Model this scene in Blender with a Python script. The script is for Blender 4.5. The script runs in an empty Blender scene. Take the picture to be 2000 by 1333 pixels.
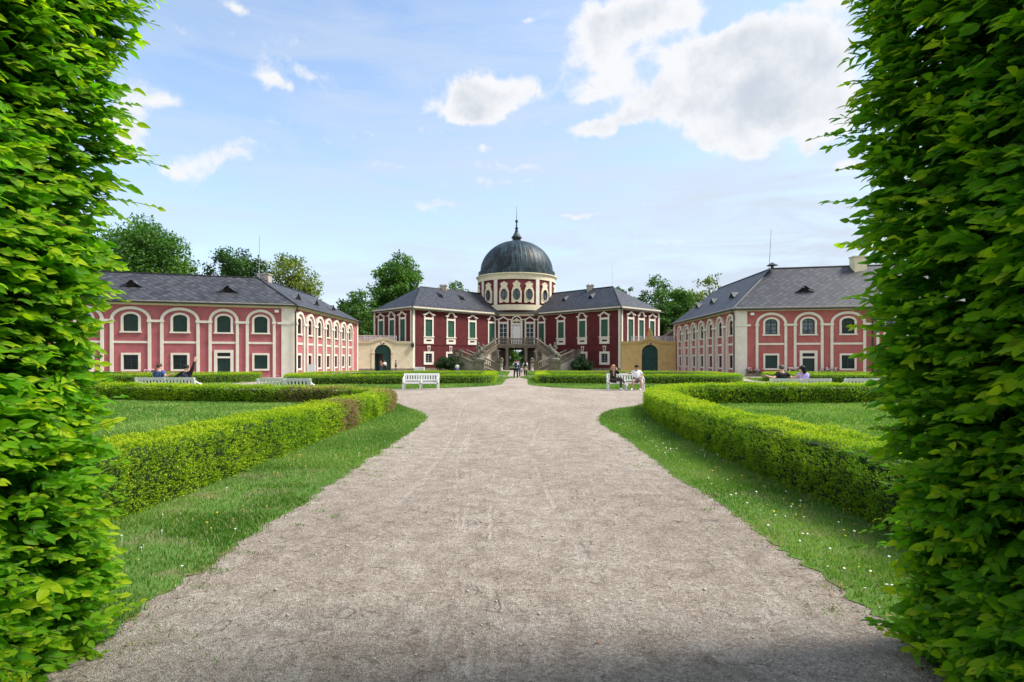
import bpy, bmesh, math, random
import numpy as np
from mathutils import Vector, geometry
random.seed(7)
RNG = np.random.default_rng(11)
SC = bpy.context.scene
COL = SC.collection
PI = math.pi
# ---------------------------------------------------------------- camera model used to survey the site
F, U0, V0, H = 1111.0, 1009.0, 702.0, 1.75
def G(u, v):                     # survey point on the ground
    return ((u - U0) * H / (v - V0), F * H / (v - V0))
def ray_plane(u, v, p, n):
    d = Vector(((u - U0) / F, 1.0, (V0 - v) / F)); o = Vector((0, 0, H))
    n = Vector(n); t = (Vector(p) - o).dot(n) / d.dot(n)
    return o + d * t
# ---------------------------------------------------------------- object helpers
def tag(o, label=None, cat=None, group=None, kind=None):
    if label: o['label'] = label
    if cat: o['category'] = cat
    if group: o['group'] = group
    if kind: o['kind'] = kind
    return o
def thing(name, label, cat, loc=(0, 0, 0), rz=0.0, group=None):
    o = bpy.data.objects.new(name, None); COL.objects.link(o)
    o.empty_display_size = 0.3
    o.location = loc; o.rotation_euler = (0, 0, rz)
    return tag(o, label, cat, group)
def root_off(p):
    x = Vector((0, 0, 0))
    while p is not None:
        x += Vector(p.location); p = p.parent
    return x
def copy_tree(o, parent=None):
    c = o.copy(); COL.objects.link(c)
    if parent is not None: c.parent = parent
    for ch in list(o.children): copy_tree(ch, c)
    return c
class T0:                        # plain world frame
    @staticmethod
    def pt(s, z, o): return (s, -o, z)
class Fac:                       # a straight facade: s to the right as seen from outside, z up, o outwards
    def __init__(self, a, b):
        self.a = Vector((a[0], a[1])); b = Vector((b[0], b[1]))
        self.L = (b - self.a).length; self.d = (b - self.a) / self.L
        self.n = Vector((self.d.y, -self.d.x))
    def pt(self, s, z, o):
        p = self.a + self.d * s + self.n * o
        return (p.x, p.y, z)
    def s_at(self, u):
        k = (u - U0) / F
        return (k * self.a.y - self.a.x) / (self.d.x - k * self.d.y)
    def ppm(self, s):
        return F / (self.a.y + self.d.y * s)
class Cyl:                       # facade wrapped round a cylinder, s = arc length from the front
    def __init__(self, c, R): self.c, self.R = c, R
    def pt(self, s, z, o):
        a = s / self.R; r = self.R + o
        return (self.c[0] + r * math.sin(a), self.c[1] - r * math.cos(a), z)
class MB:
    def __init__(self): self.V, self.Fc, self.UV = [], [], {}
    def add(self, vs, fs, uvs=None):
        b = len(self.V); self.V += [tuple(v) for v in vs]
        for i, f in enumerate(fs):
            if uvs is not None: self.UV[len(self.Fc)] = uvs[i]
            self.Fc.append([b + k for k in f])
        return self
    def box(self, x0, x1, y0, y1, z0, z1):
        return self.add([(x0,y0,z0),(x1,y0,z0),(x1,y1,z0),(x0,y1,z0),(x0,y0,z1),(x1,y0,z1),(x1,y1,z1),(x0,y1,z1)],
                        [(0,3,2,1),(4,5,6,7),(0,1,5,4),(1,2,6,5),(2,3,7,6),(3,0,4,7)])
    def bx(self, T, s0, s1, z0, z1, o0, o1, n=1):
        for i in range(n):
            a, b = s0 + (s1 - s0) * i / n, s0 + (s1 - s0) * (i + 1) / n
            self.add([T.pt(a,z0,o0),T.pt(b,z0,o0),T.pt(b,z0,o1),T.pt(a,z0,o1),T.pt(a,z1,o0),T.pt(b,z1,o0),T.pt(b,z1,o1),T.pt(a,z1,o1)],
                     [(0,1,2,3),(7,6,5,4),(3,2,6,7),(0,4,5,1),(1,5,6,2),(0,3,7,4)])
        return self
    def prism(self, T, pts, o0, o1):
        n = len(pts)
        vs = [T.pt(s, z, o0) for s, z in pts] + [T.pt(s, z, o1) for s, z in pts]
        fs = [(i, (i+1) % n, n + (i+1) % n, n + i) for i in range(n)]
        tri = geometry.tessellate_polygon([[Vector((s, z, 0)) for s, z in pts]])
        fs += [tuple(n + k for k in t) for t in tri] + [tuple(t) for t in tri]
        return self.add(vs, fs)
    def ring(self, T, outer, inner, o0, o1, closed=False):
        n = len(outer)
        vs = [T.pt(*p, o1) for p in outer] + [T.pt(*p, o1) for p in inner] + [T.pt(*p, o0) for p in outer] + [T.pt(*p, o0) for p in inner]
        fs = []
        for i in range(n if closed else n - 1):
            j = (i + 1) % n
            fs += [(i, j, n + j, n + i), (i, 2*n + i, 2*n + j, j), (n + i, n + j, 3*n + j, 3*n + i)]
        if not closed:
            for i in (0, n - 1): fs.append((i, n + i, 3*n + i, 2*n + i))
        return self.add(vs, fs)
    def sheet(self, T, outer, holes, o=0.0, depth=0.0):
        loops = [outer] + holes
        flat = [p for l in loops for p in l]
        tri = geometry.tessellate_polygon([[Vector((s, z, 0)) for s, z in l] for l in loops])
        self.add([T.pt(s, z, o) for s, z in flat], [tuple(t) for t in tri])
        if depth:
            for h in holes:
                n = len(h)
                self.add([T.pt(s, z, o) for s, z in h] + [T.pt(s, z, o - depth) for s, z in h], [(i, (i+1) % n, n + (i+1) % n, n + i) for i in range(n)])
        return self
    def tube(self, pts, rad, n=8, cap=True):
        pts = [Vector(p) for p in pts]; m = len(pts)
        if not hasattr(rad, '__len__'): rad = [rad] * m
        base = []; up = Vector((0.13, 0.21, 0.97))
        for i, p in enumerate(pts):
            t = (pts[min(i+1, m-1)] - pts[max(i-1, 0)]).normalized()
            if abs(t.dot(up)) > 0.98: up = Vector((1, 0.1, 0))
            a = t.cross(up).normalized(); b = t.cross(a)
            base += [p + (a * math.cos(2*PI*k/n) + b * math.sin(2*PI*k/n)) * rad[i] for k in range(n)]
        fs = [(i*n + k, i*n + (k+1) % n, (i+1)*n + (k+1) % n, (i+1)*n + k) for i in range(m-1) for k in range(n)]
        if cap: fs += [tuple(range(n)), tuple((m-1)*n + k for k in reversed(range(n)))]
        return self.add(base, fs)
    def lathe(self, c, prof, n=16, a0=0.0, a1=2*PI, rib=None):
        full = abs(a1 - a0 - 2*PI) < 1e-6; m = n if full else n + 1; vs = []
        for r, z in prof:
            for k in range(m):
                a = a0 + (a1 - a0) * k / n
                rr = r + (rib(k, r, z) if rib else 0)
                vs.append((c[0] + rr * math.sin(a), c[1] - rr * math.cos(a), c[2] + z))
        fs = [(i*m + k, i*m + (k+1) % m, (i+1)*m + (k+1) % m, (i+1)*m + k) for i in range(len(prof)-1) for k in range(n)]
        if full: fs += [tuple(reversed(range(m))), tuple((len(prof)-1)*m + k for k in range(m))]
        return self.add(vs, fs)
    def ball(self, c, r, n=10, m=7):
        if not hasattr(r, '__len__'): r = (r, r, r)
        vs = [(c[0], c[1], c[2] - r[2])]
        for i in range(1, m):
            e = -PI/2 + PI * i / m
            vs += [(c[0] + r[0]*math.cos(e)*math.cos(2*PI*k/n), c[1] + r[1]*math.cos(e)*math.sin(2*PI*k/n), c[2] + r[2]*math.sin(e)) for k in range(n)]
        vs.append((c[0], c[1], c[2] + r[2])); t = len(vs) - 1
        fs = [(0, 1 + (k+1) % n, 1 + k) for k in range(n)]
        fs += [(1 + i*n + k, 1 + i*n + (k+1) % n, 1 + (i+1)*n + (k+1) % n, 1 + (i+1)*n + k) for i in range(m-2) for k in range(n)]
        fs += [(1 + (m-2)*n + k, 1 + (m-2)*n + (k+1) % n, t) for k in range(n)]
        return self.add(vs, fs)
    def plane_uv(self, pts, udir):          # a roof plane with UVs in metres
        P = [Vector(p) for p in pts]; n = (P[1] - P[0]).cross(P[2] - P[0]).normalized()
        u = Vector(udir).normalized(); v = n.cross(u)
        return self.add(pts, [tuple(range(len(pts)))], [[((p - P[0]).dot(u), (p - P[0]).dot(v)) for p in P]])
    def build(self, name, mat, parent=None, smooth=False, local=False):
        me = bpy.data.meshes.new(name)
        off = Vector((0, 0, 0)) if local else root_off(parent)
        me.from_pydata([(v[0]-off.x, v[1]-off.y, v[2]-off.z) for v in self.V], [], self.Fc)
        if self.UV:
            uv = me.uv_layers.new(name='UVMap')
            for p in me.polygons:
                q = self.UV.get(p.index)
                if q:
                    for li, c in zip(p.loop_indices, q): uv.data[li].uv = c
        if smooth:
            me.polygons.foreach_set('use_smooth', [True] * len(me.polygons))
        me.materials.append(mat); me.update()
        o = bpy.data.objects.new(name, me); COL.objects.link(o)
        if parent is not None: o.parent = parent
        return o
def np_mesh(name, V, Fa, mat, parent=None, attrs=None, uv=None, smooth=False):
    V = np.asarray(V, np.float32); Fa = np.asarray(Fa, np.int32); k = Fa.shape[1]
    off = root_off(parent); V = V - np.array(off, np.float32)
    me = bpy.data.meshes.new(name)
    me.vertices.add(len(V)); me.vertices.foreach_set('co', V.ravel())
    me.loops.add(Fa.size); me.loops.foreach_set('vertex_index', Fa.ravel())
    me.polygons.add(len(Fa)); me.polygons.foreach_set('loop_start', np.arange(0, Fa.size, k, dtype=np.int32))
    me.update(calc_edges=True)
    for an, av in (attrs or {}).items():
        a = me.attributes.new(an, 'FLOAT', 'POINT'); a.data.foreach_set('value', np.asarray(av, np.float32))
    if uv is not None:
        l = me.uv_layers.new(name='UVMap'); l.data.foreach_set('uv', np.asarray(uv, np.float32)[Fa.ravel()].ravel())
    if smooth: me.polygons.foreach_set('use_smooth', np.ones(len(Fa), bool))
    me.materials.append(mat); me.validate()
    o = bpy.data.objects.new(name, me); COL.objects.link(o)
    if parent is not None: o.parent = parent
    return o
# ---------------------------------------------------------------- material helpers
class NT:
    def __init__(self, tree): self.t = tree; self.l = tree.links
    def n(self, typ, **kw):
        nd = self.t.nodes.new(typ)
        for k, v in kw.items():
            if k.startswith('_'): self.set(nd.inputs[k[1:].replace('_', ' ')] if not k[1:].isdigit() else nd.inputs[int(k[1:])], v)
            else: setattr(nd, k, v)
        return nd
    def set(self, sock, v):
        if hasattr(v, 'is_output'): self.l.new(v, sock)
        else: sock.default_value = v
    def m(self, op, a, b=None, c=None, clamp=False):
        nd = self.t.nodes.new('ShaderNodeMath'); nd.operation = op; nd.use_clamp = clamp
        for i, v in enumerate((a, b, c)):
            if v is not None: self.set(nd.inputs[i], v)
        return nd.outputs[0]
    def mix(self, f, a, b, blend='MIX'):
        nd = self.t.nodes.new('ShaderNodeMix'); nd.data_type = 'RGBA'; nd.blend_type = blend
        self.set(nd.inputs[0], f); self.set(nd.inputs[6], a); self.set(nd.inputs[7], b)
        return nd.outputs[2]
    def ramp(self, f, stops, interp='LINEAR'):
        nd = self.t.nodes.new('ShaderNodeValToRGB'); cr = nd.color_ramp; cr.interpolation = interp
        while len(cr.elements) < len(stops): cr.elements.new(0.5)
        for e, (p, c) in zip(cr.elements, stops): e.position = p; e.color = (*c, 1) if len(c) == 3 else c
        self.set(nd.inputs[0], f); return nd.outputs[0]
    def noise(self, vec, scale, detail=4, rough=0.55, dist=0.0):
        nd = self.n('ShaderNodeTexNoise'); nd.inputs['Scale'].default_value = scale; nd.inputs['Detail'].default_value = detail
        nd.inputs['Roughness'].default_value = rough; nd.inputs['Distortion'].default_value = dist
        if vec is not None: self.l.new(vec, nd.inputs['Vector'])
        return nd.outputs['Fac']
    def smooth(self, x, lo, hi):
        nd = self.n('ShaderNodeMapRange', interpolation_type='SMOOTHSTEP')
        self.set(nd.inputs[0], x); nd.inputs[1].default_value = lo; nd.inputs[2].default_value = hi
        return nd.outputs[0]
def new_mat(name):
    m = bpy.data.materials.new(name); m.use_nodes = True
    t = m.node_tree; b = t.nodes['Principled BSDF']
    return m, NT(t), b, t.nodes['Material Output']
def c4(c): return (c[0], c[1], c[2], 1.0)
def geo_pos(k): return k.n('ShaderNodeNewGeometry').outputs['Position']
def mat(name, col, rough=0.7, var=0.12, scale=3.0, bump=0.0, bscale=40.0, spec=0.3, metal=0.0, dirt=None, dscale=0.8, stretch=None):
    """plain procedural material: colour varied by noise, optional dirt patches, optional bump"""
    m, k, b, _ = new_mat(name)
    pos = geo_pos(k)
    if stretch:
        mp = k.n('ShaderNodeMapping'); mp.inputs['Scale'].default_value = stretch; k.l.new(pos, mp.inputs['Vector']); pos2 = mp.outputs[0]
    else: pos2 = pos
    nz = k.noise(pos2, scale, 6, 0.6)
    lo = tuple(x * (1 - var * 1.6) for x in col); hi = tuple(min(1, x * (1 + var * 1.6)) for x in col)
    c = k.ramp(nz, [(0.3, lo), (0.7, hi)])
    if dirt:
        d = k.smooth(k.noise(pos2, dscale, 7, 0.65), 0.52, 0.75)
        c = k.mix(k.m('MULTIPLY', d, 0.75), c, c4(dirt))
    k.l.new(c, b.inputs['Base Color'])
    b.inputs['Roughness'].default_value = rough; b.inputs['Specular IOR Level'].default_value = spec; b.inputs['Metallic'].default_value = metal
    if bump:
        bp = k.n('ShaderNodeBump'); bp.inputs['Strength'].default_value = bump; bp.inputs['Distance'].default_value = 0.02
        k.l.new(k.noise(pos, bscale, 5, 0.6), bp.inputs['Height']); k.l.new(bp.outputs[0], b.inputs['Normal'])
    return m
def leaf_mat(name, stops, trans=0.4, rough=0.5, veins=False, spec=0.35):
    m, k, b, out = new_mat(name)
    at = k.n('ShaderNodeAttribute', attribute_name='tint').outputs['Fac']
    c = k.ramp(at, stops)
    nrm = None
    if veins:
        uv = k.n('ShaderNodeUVMap').outputs[0]; sp = k.n('ShaderNodeSeparateXYZ'); k.l.new(uv, sp.inputs[0])
        au = k.m('ABSOLUTE', k.m('SUBTRACT', sp.outputs[0], 0.5))
        ph = k.m('SUBTRACT', sp.outputs[1], k.m('MULTIPLY', au, 0.55))
        w = k.m('SINE', k.m('MULTIPLY', ph, 82.0))
        mid = k.smooth(au, 0.0, 0.03)
        hgt = k.m('MULTIPLY', k.m('ADD', w, 1.0), mid)
        c = k.mix(k.m('MULTIPLY', k.m('ADD', w, 1.0), 0.11), c, k.mix(1.0, c, (1.5, 1.4, 1.6, 1), 'MULTIPLY'))
        c = k.mix(k.m('MULTIPLY', k.m('SUBTRACT', 1.0, mid), 0.5), c, (0.30, 0.40, 0.10, 1))
        bp = k.n('ShaderNodeBump'); bp.inputs['Strength'].default_value = 0.55; bp.inputs['Distance'].default_value = 0.002
        k.l.new(hgt, bp.inputs['Height']); nrm = bp.outputs[0]
        k.l.new(nrm, b.inputs['Normal'])
    k.l.new(c, b.inputs['Base Color'])
    b.inputs['Roughness'].default_value = rough; b.inputs['Specular IOR Level'].default_value = spec
    tr = k.n('ShaderNodeBsdfTranslucent')
    k.l.new(k.mix(1.0, c, (1.18, 1.3, 0.45, 1), 'MULTIPLY'), tr.inputs['Color'])
    if nrm: k.l.new(nrm, tr.inputs['Normal'])
    mx = k.n('ShaderNodeMixShader'); mx.inputs[0].default_value = trans
    k.l.new(b.outputs[0], mx.inputs[1]); k.l.new(tr.outputs[0], mx.inputs[2]); k.l.new(mx.outputs[0], out.inputs['Surface'])
    return m
# ---------------------------------------------------------------- camera
cd = bpy.data.cameras.new('camera'); cam = bpy.data.objects.new('camera', cd); COL.objects.link(cam)
cam.location = (0, 0, H); cam.rotation_euler = (PI/2, 0, 0)
cd.sensor_width = 36.0; cd.lens = 36.0 * F / 2000.0
cd.shift_x = -(U0 - 1000) / 2000.0; cd.shift_y = (V0 - 666.5) / 2000.0
cd.clip_start = 0.05; cd.clip_end = 3000
SC.camera = cam
# ---------------------------------------------------------------- sky and sun
SUN_AZ, SUN_EL = math.radians(88), math.radians(50)      # to the right of the view and ahead, behind thin cloud
W = bpy.data.worlds.new('World'); SC.world = W; W.use_nodes = True
k = NT(W.node_tree); bg = W.node_tree.nodes['Background']
SKY_S, EXPO = 0.15, 1.2; DISP = SKY_S * 2 ** EXPO
sky = k.n('ShaderNodeTexSky', sky_type='NISHITA', sun_disc=False, sun_elevation=SUN_EL, sun_rotation=SUN_AZ, air_density=1.0, dust_density=1.2, ozone_density=1.6)
tc = k.n('ShaderNodeTexCoord').outputs['Generated']
nrmv = k.n('ShaderNodeVectorMath', operation='NORMALIZE'); k.l.new(tc, nrmv.inputs[0]); dirv = nrmv.outputs[0]
sp = k.n('ShaderNodeSeparateXYZ'); k.l.new(dirv, sp.inputs[0])
az = k.m('ARCTAN2', sp.outputs[0], sp.outputs[1]); el = k.m('ARCSINE', sp.outputs[2])
n1 = k.noise(dirv, 7.0, 5, 0.6); 
mp = k.n('ShaderNodeMapping'); mp.inputs['Location'].default_value = (3.1, 1.7, 5.2); k.l.new(dirv, mp.inputs[0])
n2 = k.noise(mp.outputs[0], 9.0, 5, 0.6)
azw = k.m('ADD', az, k.m('MULTIPLY', k.m('SUBTRACT', n1, 0.5), 0.10))
elw = k.m('ADD', el, k.m('MULTIPLY', k.m('SUBTRACT', n2, 0.5), 0.08))
BL = [(1175,110,62,60,1.0),(1215,60,70,45,.9),(1160,30,45,34,.8),(1262,20,80,34,.9),(1350,12,60,26,.8),(1195,165,44,26,.8),(1135,178,30,14,.6),
      (1330,125,60,46,.95),(1395,85,60,34,.9),(1460,75,70,26,.8),(1545,85,70,36,.95),(1620,120,70,60,1.0),(1440,150,90,60,1.25),(1530,160,90,60,1.2),(1270,195,60,30,.9),(1160,240,55,18,.85),(1235,232,50,20,.85),
      (1350,215,75,34,1.0),(1450,225,90,40,1.1),(1560,235,90,38,1.0),(1640,215,50,40,.9),(1430,285,60,24,.8),(1470,303,40,14,.8),(1385,262,50,22,.8),
      (895,190,58,34,1.1),(960,185,58,38,1.2),(1020,192,45,32,1.0),(860,225,40,18,.7),(930,222,60,18,.8),
      (445,298,60,16,.8),(395,318,45,14,.7),(350,335,40,12,.55),(490,280,34,14,.7),(1122,424,66,10,.9),(540,166,36,15,.8),(952,290,26,16,.7),(1580,292,30,16,.95),(1035,30,26,15,.8),
      (470,12,50,14,.6),(560,90,50,60,.38),(250,205,60,46,.75),(245,290,60,36,.65),(320,192,40,14,.6),(1665,322,36,11,.85),(240,255,50,14,.6),(1600,8,90,16,.9),(960,360,120,16,.42),(1000,330,90,10,.38),(420,60,120,16,.42),(600,140,120,14,.34),(760,330,120,10,.34),(1300,470,160,12,.4),(820,400,140,10,.36),(700,260,160,14,.3)]
Vm = None
for (u, v, ru, rv, w) in BL:
    dx, dz = (u - U0) / F, (V0 - v) / F
    a0, e0 = math.atan(dx), math.atan(dz / math.sqrt(1 + dx*dx))
    ka = F / ru * (1 + dx*dx); ke = F / rv * (1 + dz*dz) / math.sqrt(1 + dx*dx)
    q = k.m('ADD', k.m('POWER', k.m('MULTIPLY', k.m('SUBTRACT', azw, a0), ka), 2.0), k.m('POWER', k.m('MULTIPLY', k.m('SUBTRACT', elw, e0), ke), 2.0))
    val = k.m('MULTIPLY', k.m('EXPONENT', k.m('MULTIPLY', q, -1.0)), w)
    Vm = val if Vm is None else k.m('ADD', Vm, val)
# unseen cumulus added outside the view to fill the facades with neutral light
behind = k.smooth(k.m('ABSOLUTE', az), 0.85, 1.2)
Vm = k.m('ADD', Vm, k.m('MULTIPLY', behind, k.m('MULTIPLY', k.smooth(k.noise(dirv, 2.6, 2, 0.5), 0.36, 0.55), 1.1)))
fb = k.noise(dirv, 17.0, 10, 0.66, 0.35)
dens = k.m('ADD', Vm, k.m('MULTIPLY', k.m('SUBTRACT', fb, 0.5), 2.1))
cl = k.smooth(dens, 0.28, 0.92)
core = k.m('MULTIPLY', k.smooth(k.m('ADD', Vm, k.m('MULTIPLY', k.m('SUBTRACT', k.noise(mp.outputs[0], 15.0, 9, .64), .5), 3.4)), 0.75, 2.7), 1.0)
ccol = k.mix(core, (1.0, 1.0, 1.0, 1), (0.66, 0.71, 0.78, 1))
# thin veil: thicker low down and towards the sun
mp2 = k.n('ShaderNodeMapping'); mp2.inputs['Scale'].default_value = (1.2, 1.2, 6.0); k.l.new(dirv, mp2.inputs[0])
veil = k.m('MULTIPLY', k.smooth(k.noise(mp2.outputs[0], 3.0, 7, 0.6, 0.6), 0.30, 0.70), 0.55)
low = k.m('POWER', k.m('SUBTRACT', 1.0, k.m('MULTIPLY', k.m('ABSOLUTE', el), 1.15, clamp=True), clamp=True), 2.5)
east = k.smooth(az, -0.75, 0.65)
veil = k.m('ADD', veil, k.m('MULTIPLY', low, k.m('ADD', 0.62, k.m('MULTIPLY', east, 0.5))), clamp=True)
veil = k.m('MULTIPLY', veil, k.m('ADD', 0.75, k.m('MULTIPLY', east, 0.35)), clamp=True)
VEIL_C = tuple(x / DISP for x in (0.69, 0.785, 0.92)); SKY_GAIN = 0.86
skyc = k.mix(1.0, sky.outputs[0], (SKY_GAIN * .98, SKY_GAIN * 1.0, SKY_GAIN * .99, 1), 'MULTIPLY')
base = k.mix(veil, skyc, c4(VEIL_C))
cbright = k.mix(1.0, ccol, c4(tuple(x / DISP for x in (0.95, 0.96, 0.98))), 'MULTIPLY')
fin = k.mix(k.m('MULTIPLY', cl, 0.97), base, cbright)
k.l.new(fin, bg.inputs['Color']); bg.inputs['Strength'].default_value = SKY_S
sd = bpy.data.lights.new('sun', 'SUN'); sun = bpy.data.objects.new('sun', sd); COL.objects.link(sun)
sd.energy = 2.6; sd.angle = math.radians(18); sd.color = (1.0, 0.94, 0.85)
sv = Vector((math.sin(SUN_AZ) * math.cos(SUN_EL), math.cos(SUN_AZ) * math.cos(SUN_EL), math.sin(SUN_EL)))
sun.rotation_euler = sv.to_track_quat('Z', 'Y').to_euler(); sun.location = (30, 20, 60)
vs = SC.view_settings; vs.view_transform = 'Standard'; vs.look = 'None'; vs.gamma = 1.0; vs.exposure = EXPO
SC.cycles.max_bounces = 6; SC.cycles.diffuse_bounces = 3; SC.cycles.transmission_bounces = 4; SC.cycles.transparent_max_bounces = 4
SC.cycles.sample_clamp_indirect = 6
# ---------------------------------------------------------------- materials
MT = {}
def M(n, *a, **kw): MT[n] = mat(n, *a, **kw)
M('red_plaster', (0.112, 0.022, 0.025), .85, .14, 1.3, .25, 30, .2, dirt=(0.075, 0.027, 0.027), dscale=.5)
M('brick_pink_plaster', (0.42, 0.128, 0.118), .85, .09, 1.5, .2, 30, .2, dirt=(0.29, 0.095, 0.09), dscale=.45)
M('pink_plaster', (0.42, 0.128, 0.143), .85, .09, 1.5, .2, 30, .2, dirt=(0.30, 0.098, 0.112), dscale=.45)
M('white_plaster', (0.74, 0.69, 0.60), .8, .05, 2.0, .1, 30, .2, dirt=(0.66, 0.60, 0.50), dscale=.9)
M('cream_plaster', (0.74, 0.66, 0.48), .8, .06, 2.0, .1, 30, .2, dirt=(0.58, 0.50, 0.36), dscale=.9)
M('gate_cream', (0.66, 0.58, 0.42), .85, .06, 2.0, .15, 30, .2, dirt=(0.50, 0.43, 0.32), dscale=.7)
M('gate_ochre', (0.64, 0.44, 0.19), .85, .08, 2.0, .15, 30, .2, dirt=(0.50, 0.34, 0.16), dscale=.7)
M('stone', (0.205, 0.178, 0.135), .9, .22, 2.5, .5, 25, .2, dirt=(0.11, 0.10, 0.08), dscale=1.3)
M('dark_stone', (0.19, 0.178, 0.148), .9, .25, 3.5, .5, 25, .2, dirt=(0.085, 0.08, 0.07), dscale=1.8)
M('grey_plaster', (0.42, 0.37, 0.32), .9, .12, 1.5, .2, 25, .2, dirt=(0.28, 0.25, 0.22), dscale=1.0)
M('green_paint', (0.030, 0.098, 0.064), .5, .12, 2.0, 0, 1, .4)
M('dark_green_paint', (0.012, 0.042, 0.034), .5, .12, 2.0, 0, 1, .4)
M('gate_green', (0.010, 0.062, 0.052), .5, .18, 2.0, 0, 1, .4)
M('dark_metal', (0.03, 0.032, 0.035), .5, .1, 4, 0, 1, .4)
M('iron_work', (0.30, 0.29, 0.29), .6, .25, 6, 0, 1, .4)
M('gold', (0.55, 0.36, 0.06), .4, .3, 8, 0, 1, .5, metal=.6)
M('dark_void', (0.012, 0.011, 0.010), .95, .1)
M('white_paint', (0.82, 0.82, 0.80), .45, .04, 3, 0, 1, .4)
M('lead', (0.115, 0.125, 0.14), .6, .2, 2)
M('brown_roof', (0.10, 0.06, 0.055), .8, .2, 3)
M('bark', (0.085, 0.062, 0.045), .95, .3, 3, .8, 12, .15)
M('twig', (0.10, 0.06, 0.035), .8, .2, 20)
M('hedge_core', (0.022, 0.042, 0.010), .95, .4, 20)
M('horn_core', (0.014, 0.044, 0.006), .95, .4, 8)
M('concrete', (0.40, 0.38, 0.36), .85, .12, 3)
def glass(name, col, rough=.08):
    m, k, b, _ = new_mat(name); p = geo_pos(k)
    k.l.new(k.ramp(k.noise(p, 1.4, 4, .6), [(.35, tuple(x*.5 for x in col)), (.7, tuple(x*1.6 for x in col))]), b.inputs['Base Color'])
    b.inputs['Roughness'].default_value = rough; b.inputs['Specular IOR Level'].default_value = .32
    bp = k.n('ShaderNodeBump'); bp.inputs['Strength'].default_value = .08; k.l.new(k.noise(p, 2.0, 2), bp.inputs['Height']); k.l.new(bp.outputs[0], b.inputs['Normal'])
    return m
MT['glass'] = glass('glass', (0.012, 0.018, 0.021), .16)
MT['sky_glint_glass'] = glass('sky_glint_glass', (0.13, 0.16, 0.19), .12)  # pale sky reflections put into the pane colour
MT['drum_glass'] = glass('drum_glass', (0.10, 0.12, 0.15), .12)
def slate(name, ca, cb, size, moss):
    m, k, b, _ = new_mat(name)
    uv = k.n('ShaderNodeUVMap').outputs[0]; p = geo_pos(k)
    mp = k.n('ShaderNodeMapping'); mp.inputs['Rotation'].default_value = (0, 0, PI/4); k.l.new(uv, mp.inputs[0])
    br = k.n('ShaderNodeTexBrick', offset=0.0, squash=1.0)
    k.l.new(mp.outputs[0], br.inputs['Vector'])
    br.inputs['Color1'].default_value = c4(ca); br.inputs['Color2'].default_value = c4(cb); br.inputs['Mortar'].default_value = c4(tuple(x*.32 for x in ca))
    br.inputs['Scale'].default_value = 1.0; br.inputs['Mortar Size'].default_value = size * .07; br.inputs['Mortar Smooth'].default_value = .3; br.inputs['Bias'].default_value = 0.0
    br.inputs['Brick Width'].default_value = size; br.inputs['Row Height'].default_value = size
    c = k.mix(k.m('MULTIPLY', k.smooth(k.noise(p, .7, 7, .65), .45, .75), .5), br.outputs['Color'], c4(moss))
    c = k.mix(.6, c, k.ramp(k.noise(p, 2.5, 4, .6), [(.3, (.55, .55, .55)), (.7, (1.25, 1.25, 1.25))]), 'MULTIPLY')
    k.l.new(c, b.inputs['Base Color']); b.inputs['Roughness'].default_value = .55; b.inputs['Specular IOR Level'].default_value = .4
    bp = k.n('ShaderNodeBump'); bp.inputs['Strength'].default_value = .6; bp.inputs['Distance'].default_value = .03; bp.invert = True
    k.l.new(br.outputs['Fac'], bp.inputs['Height']); k.l.new(bp.outputs[0], b.inputs['Normal'])
    return m
MT['slate'] = slate('slate', (.022, .027, .040), (.048, .056, .076), .42, (.055, .058, .066))
MT['old_slate'] = slate('old_slate', (.024, .027, .035), (.078, .082, .096), .52, (.052, .050, .049))
def dome_mat():
    m, k, b, _ = new_mat('dome_copper')
    p = k.n('ShaderNodeTexCoord').outputs['Object']; sp = k.n('ShaderNodeSeparateXYZ'); k.l.new(p, sp.inputs[0])
    ang = k.m('ARCTAN2', sp.outputs[0], k.m('MULTIPLY', sp.outputs[1], -1.0))
    cb = k.n('ShaderNodeCombineXYZ'); k.l.new(k.m('MULTIPLY', ang, 9.0), cb.inputs[0]); k.l.new(k.m('MULTIPLY', sp.outputs[2], .22), cb.inputs[1])
    st = k.noise(cb.outputs[0], 1.6, 7, .7)
    big = k.noise(p, .55, 4, .6)
    f = k.smooth(k.m('ADD', k.m('MULTIPLY', st, .62), k.m('MULTIPLY', big, .45)), .47, .66)
    c = k.mix(f, (.009, .014, .018, 1), (.050, .092, .110, 1))
    c = k.mix(k.m('MULTIPLY', k.smooth(k.noise(cb.outputs[0], 4.0, 6, .7), .62, .75), .5), c, (.24, .34, .36, 1))
    k.l.new(c, b.inputs['Base Color']); b.inputs['Roughness'].default_value = .5; b.inputs['Metallic'].default_value = .25; b.inputs['Specular IOR Level'].default_value = .4
    return m
MT['dome'] = dome_mat()
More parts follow.
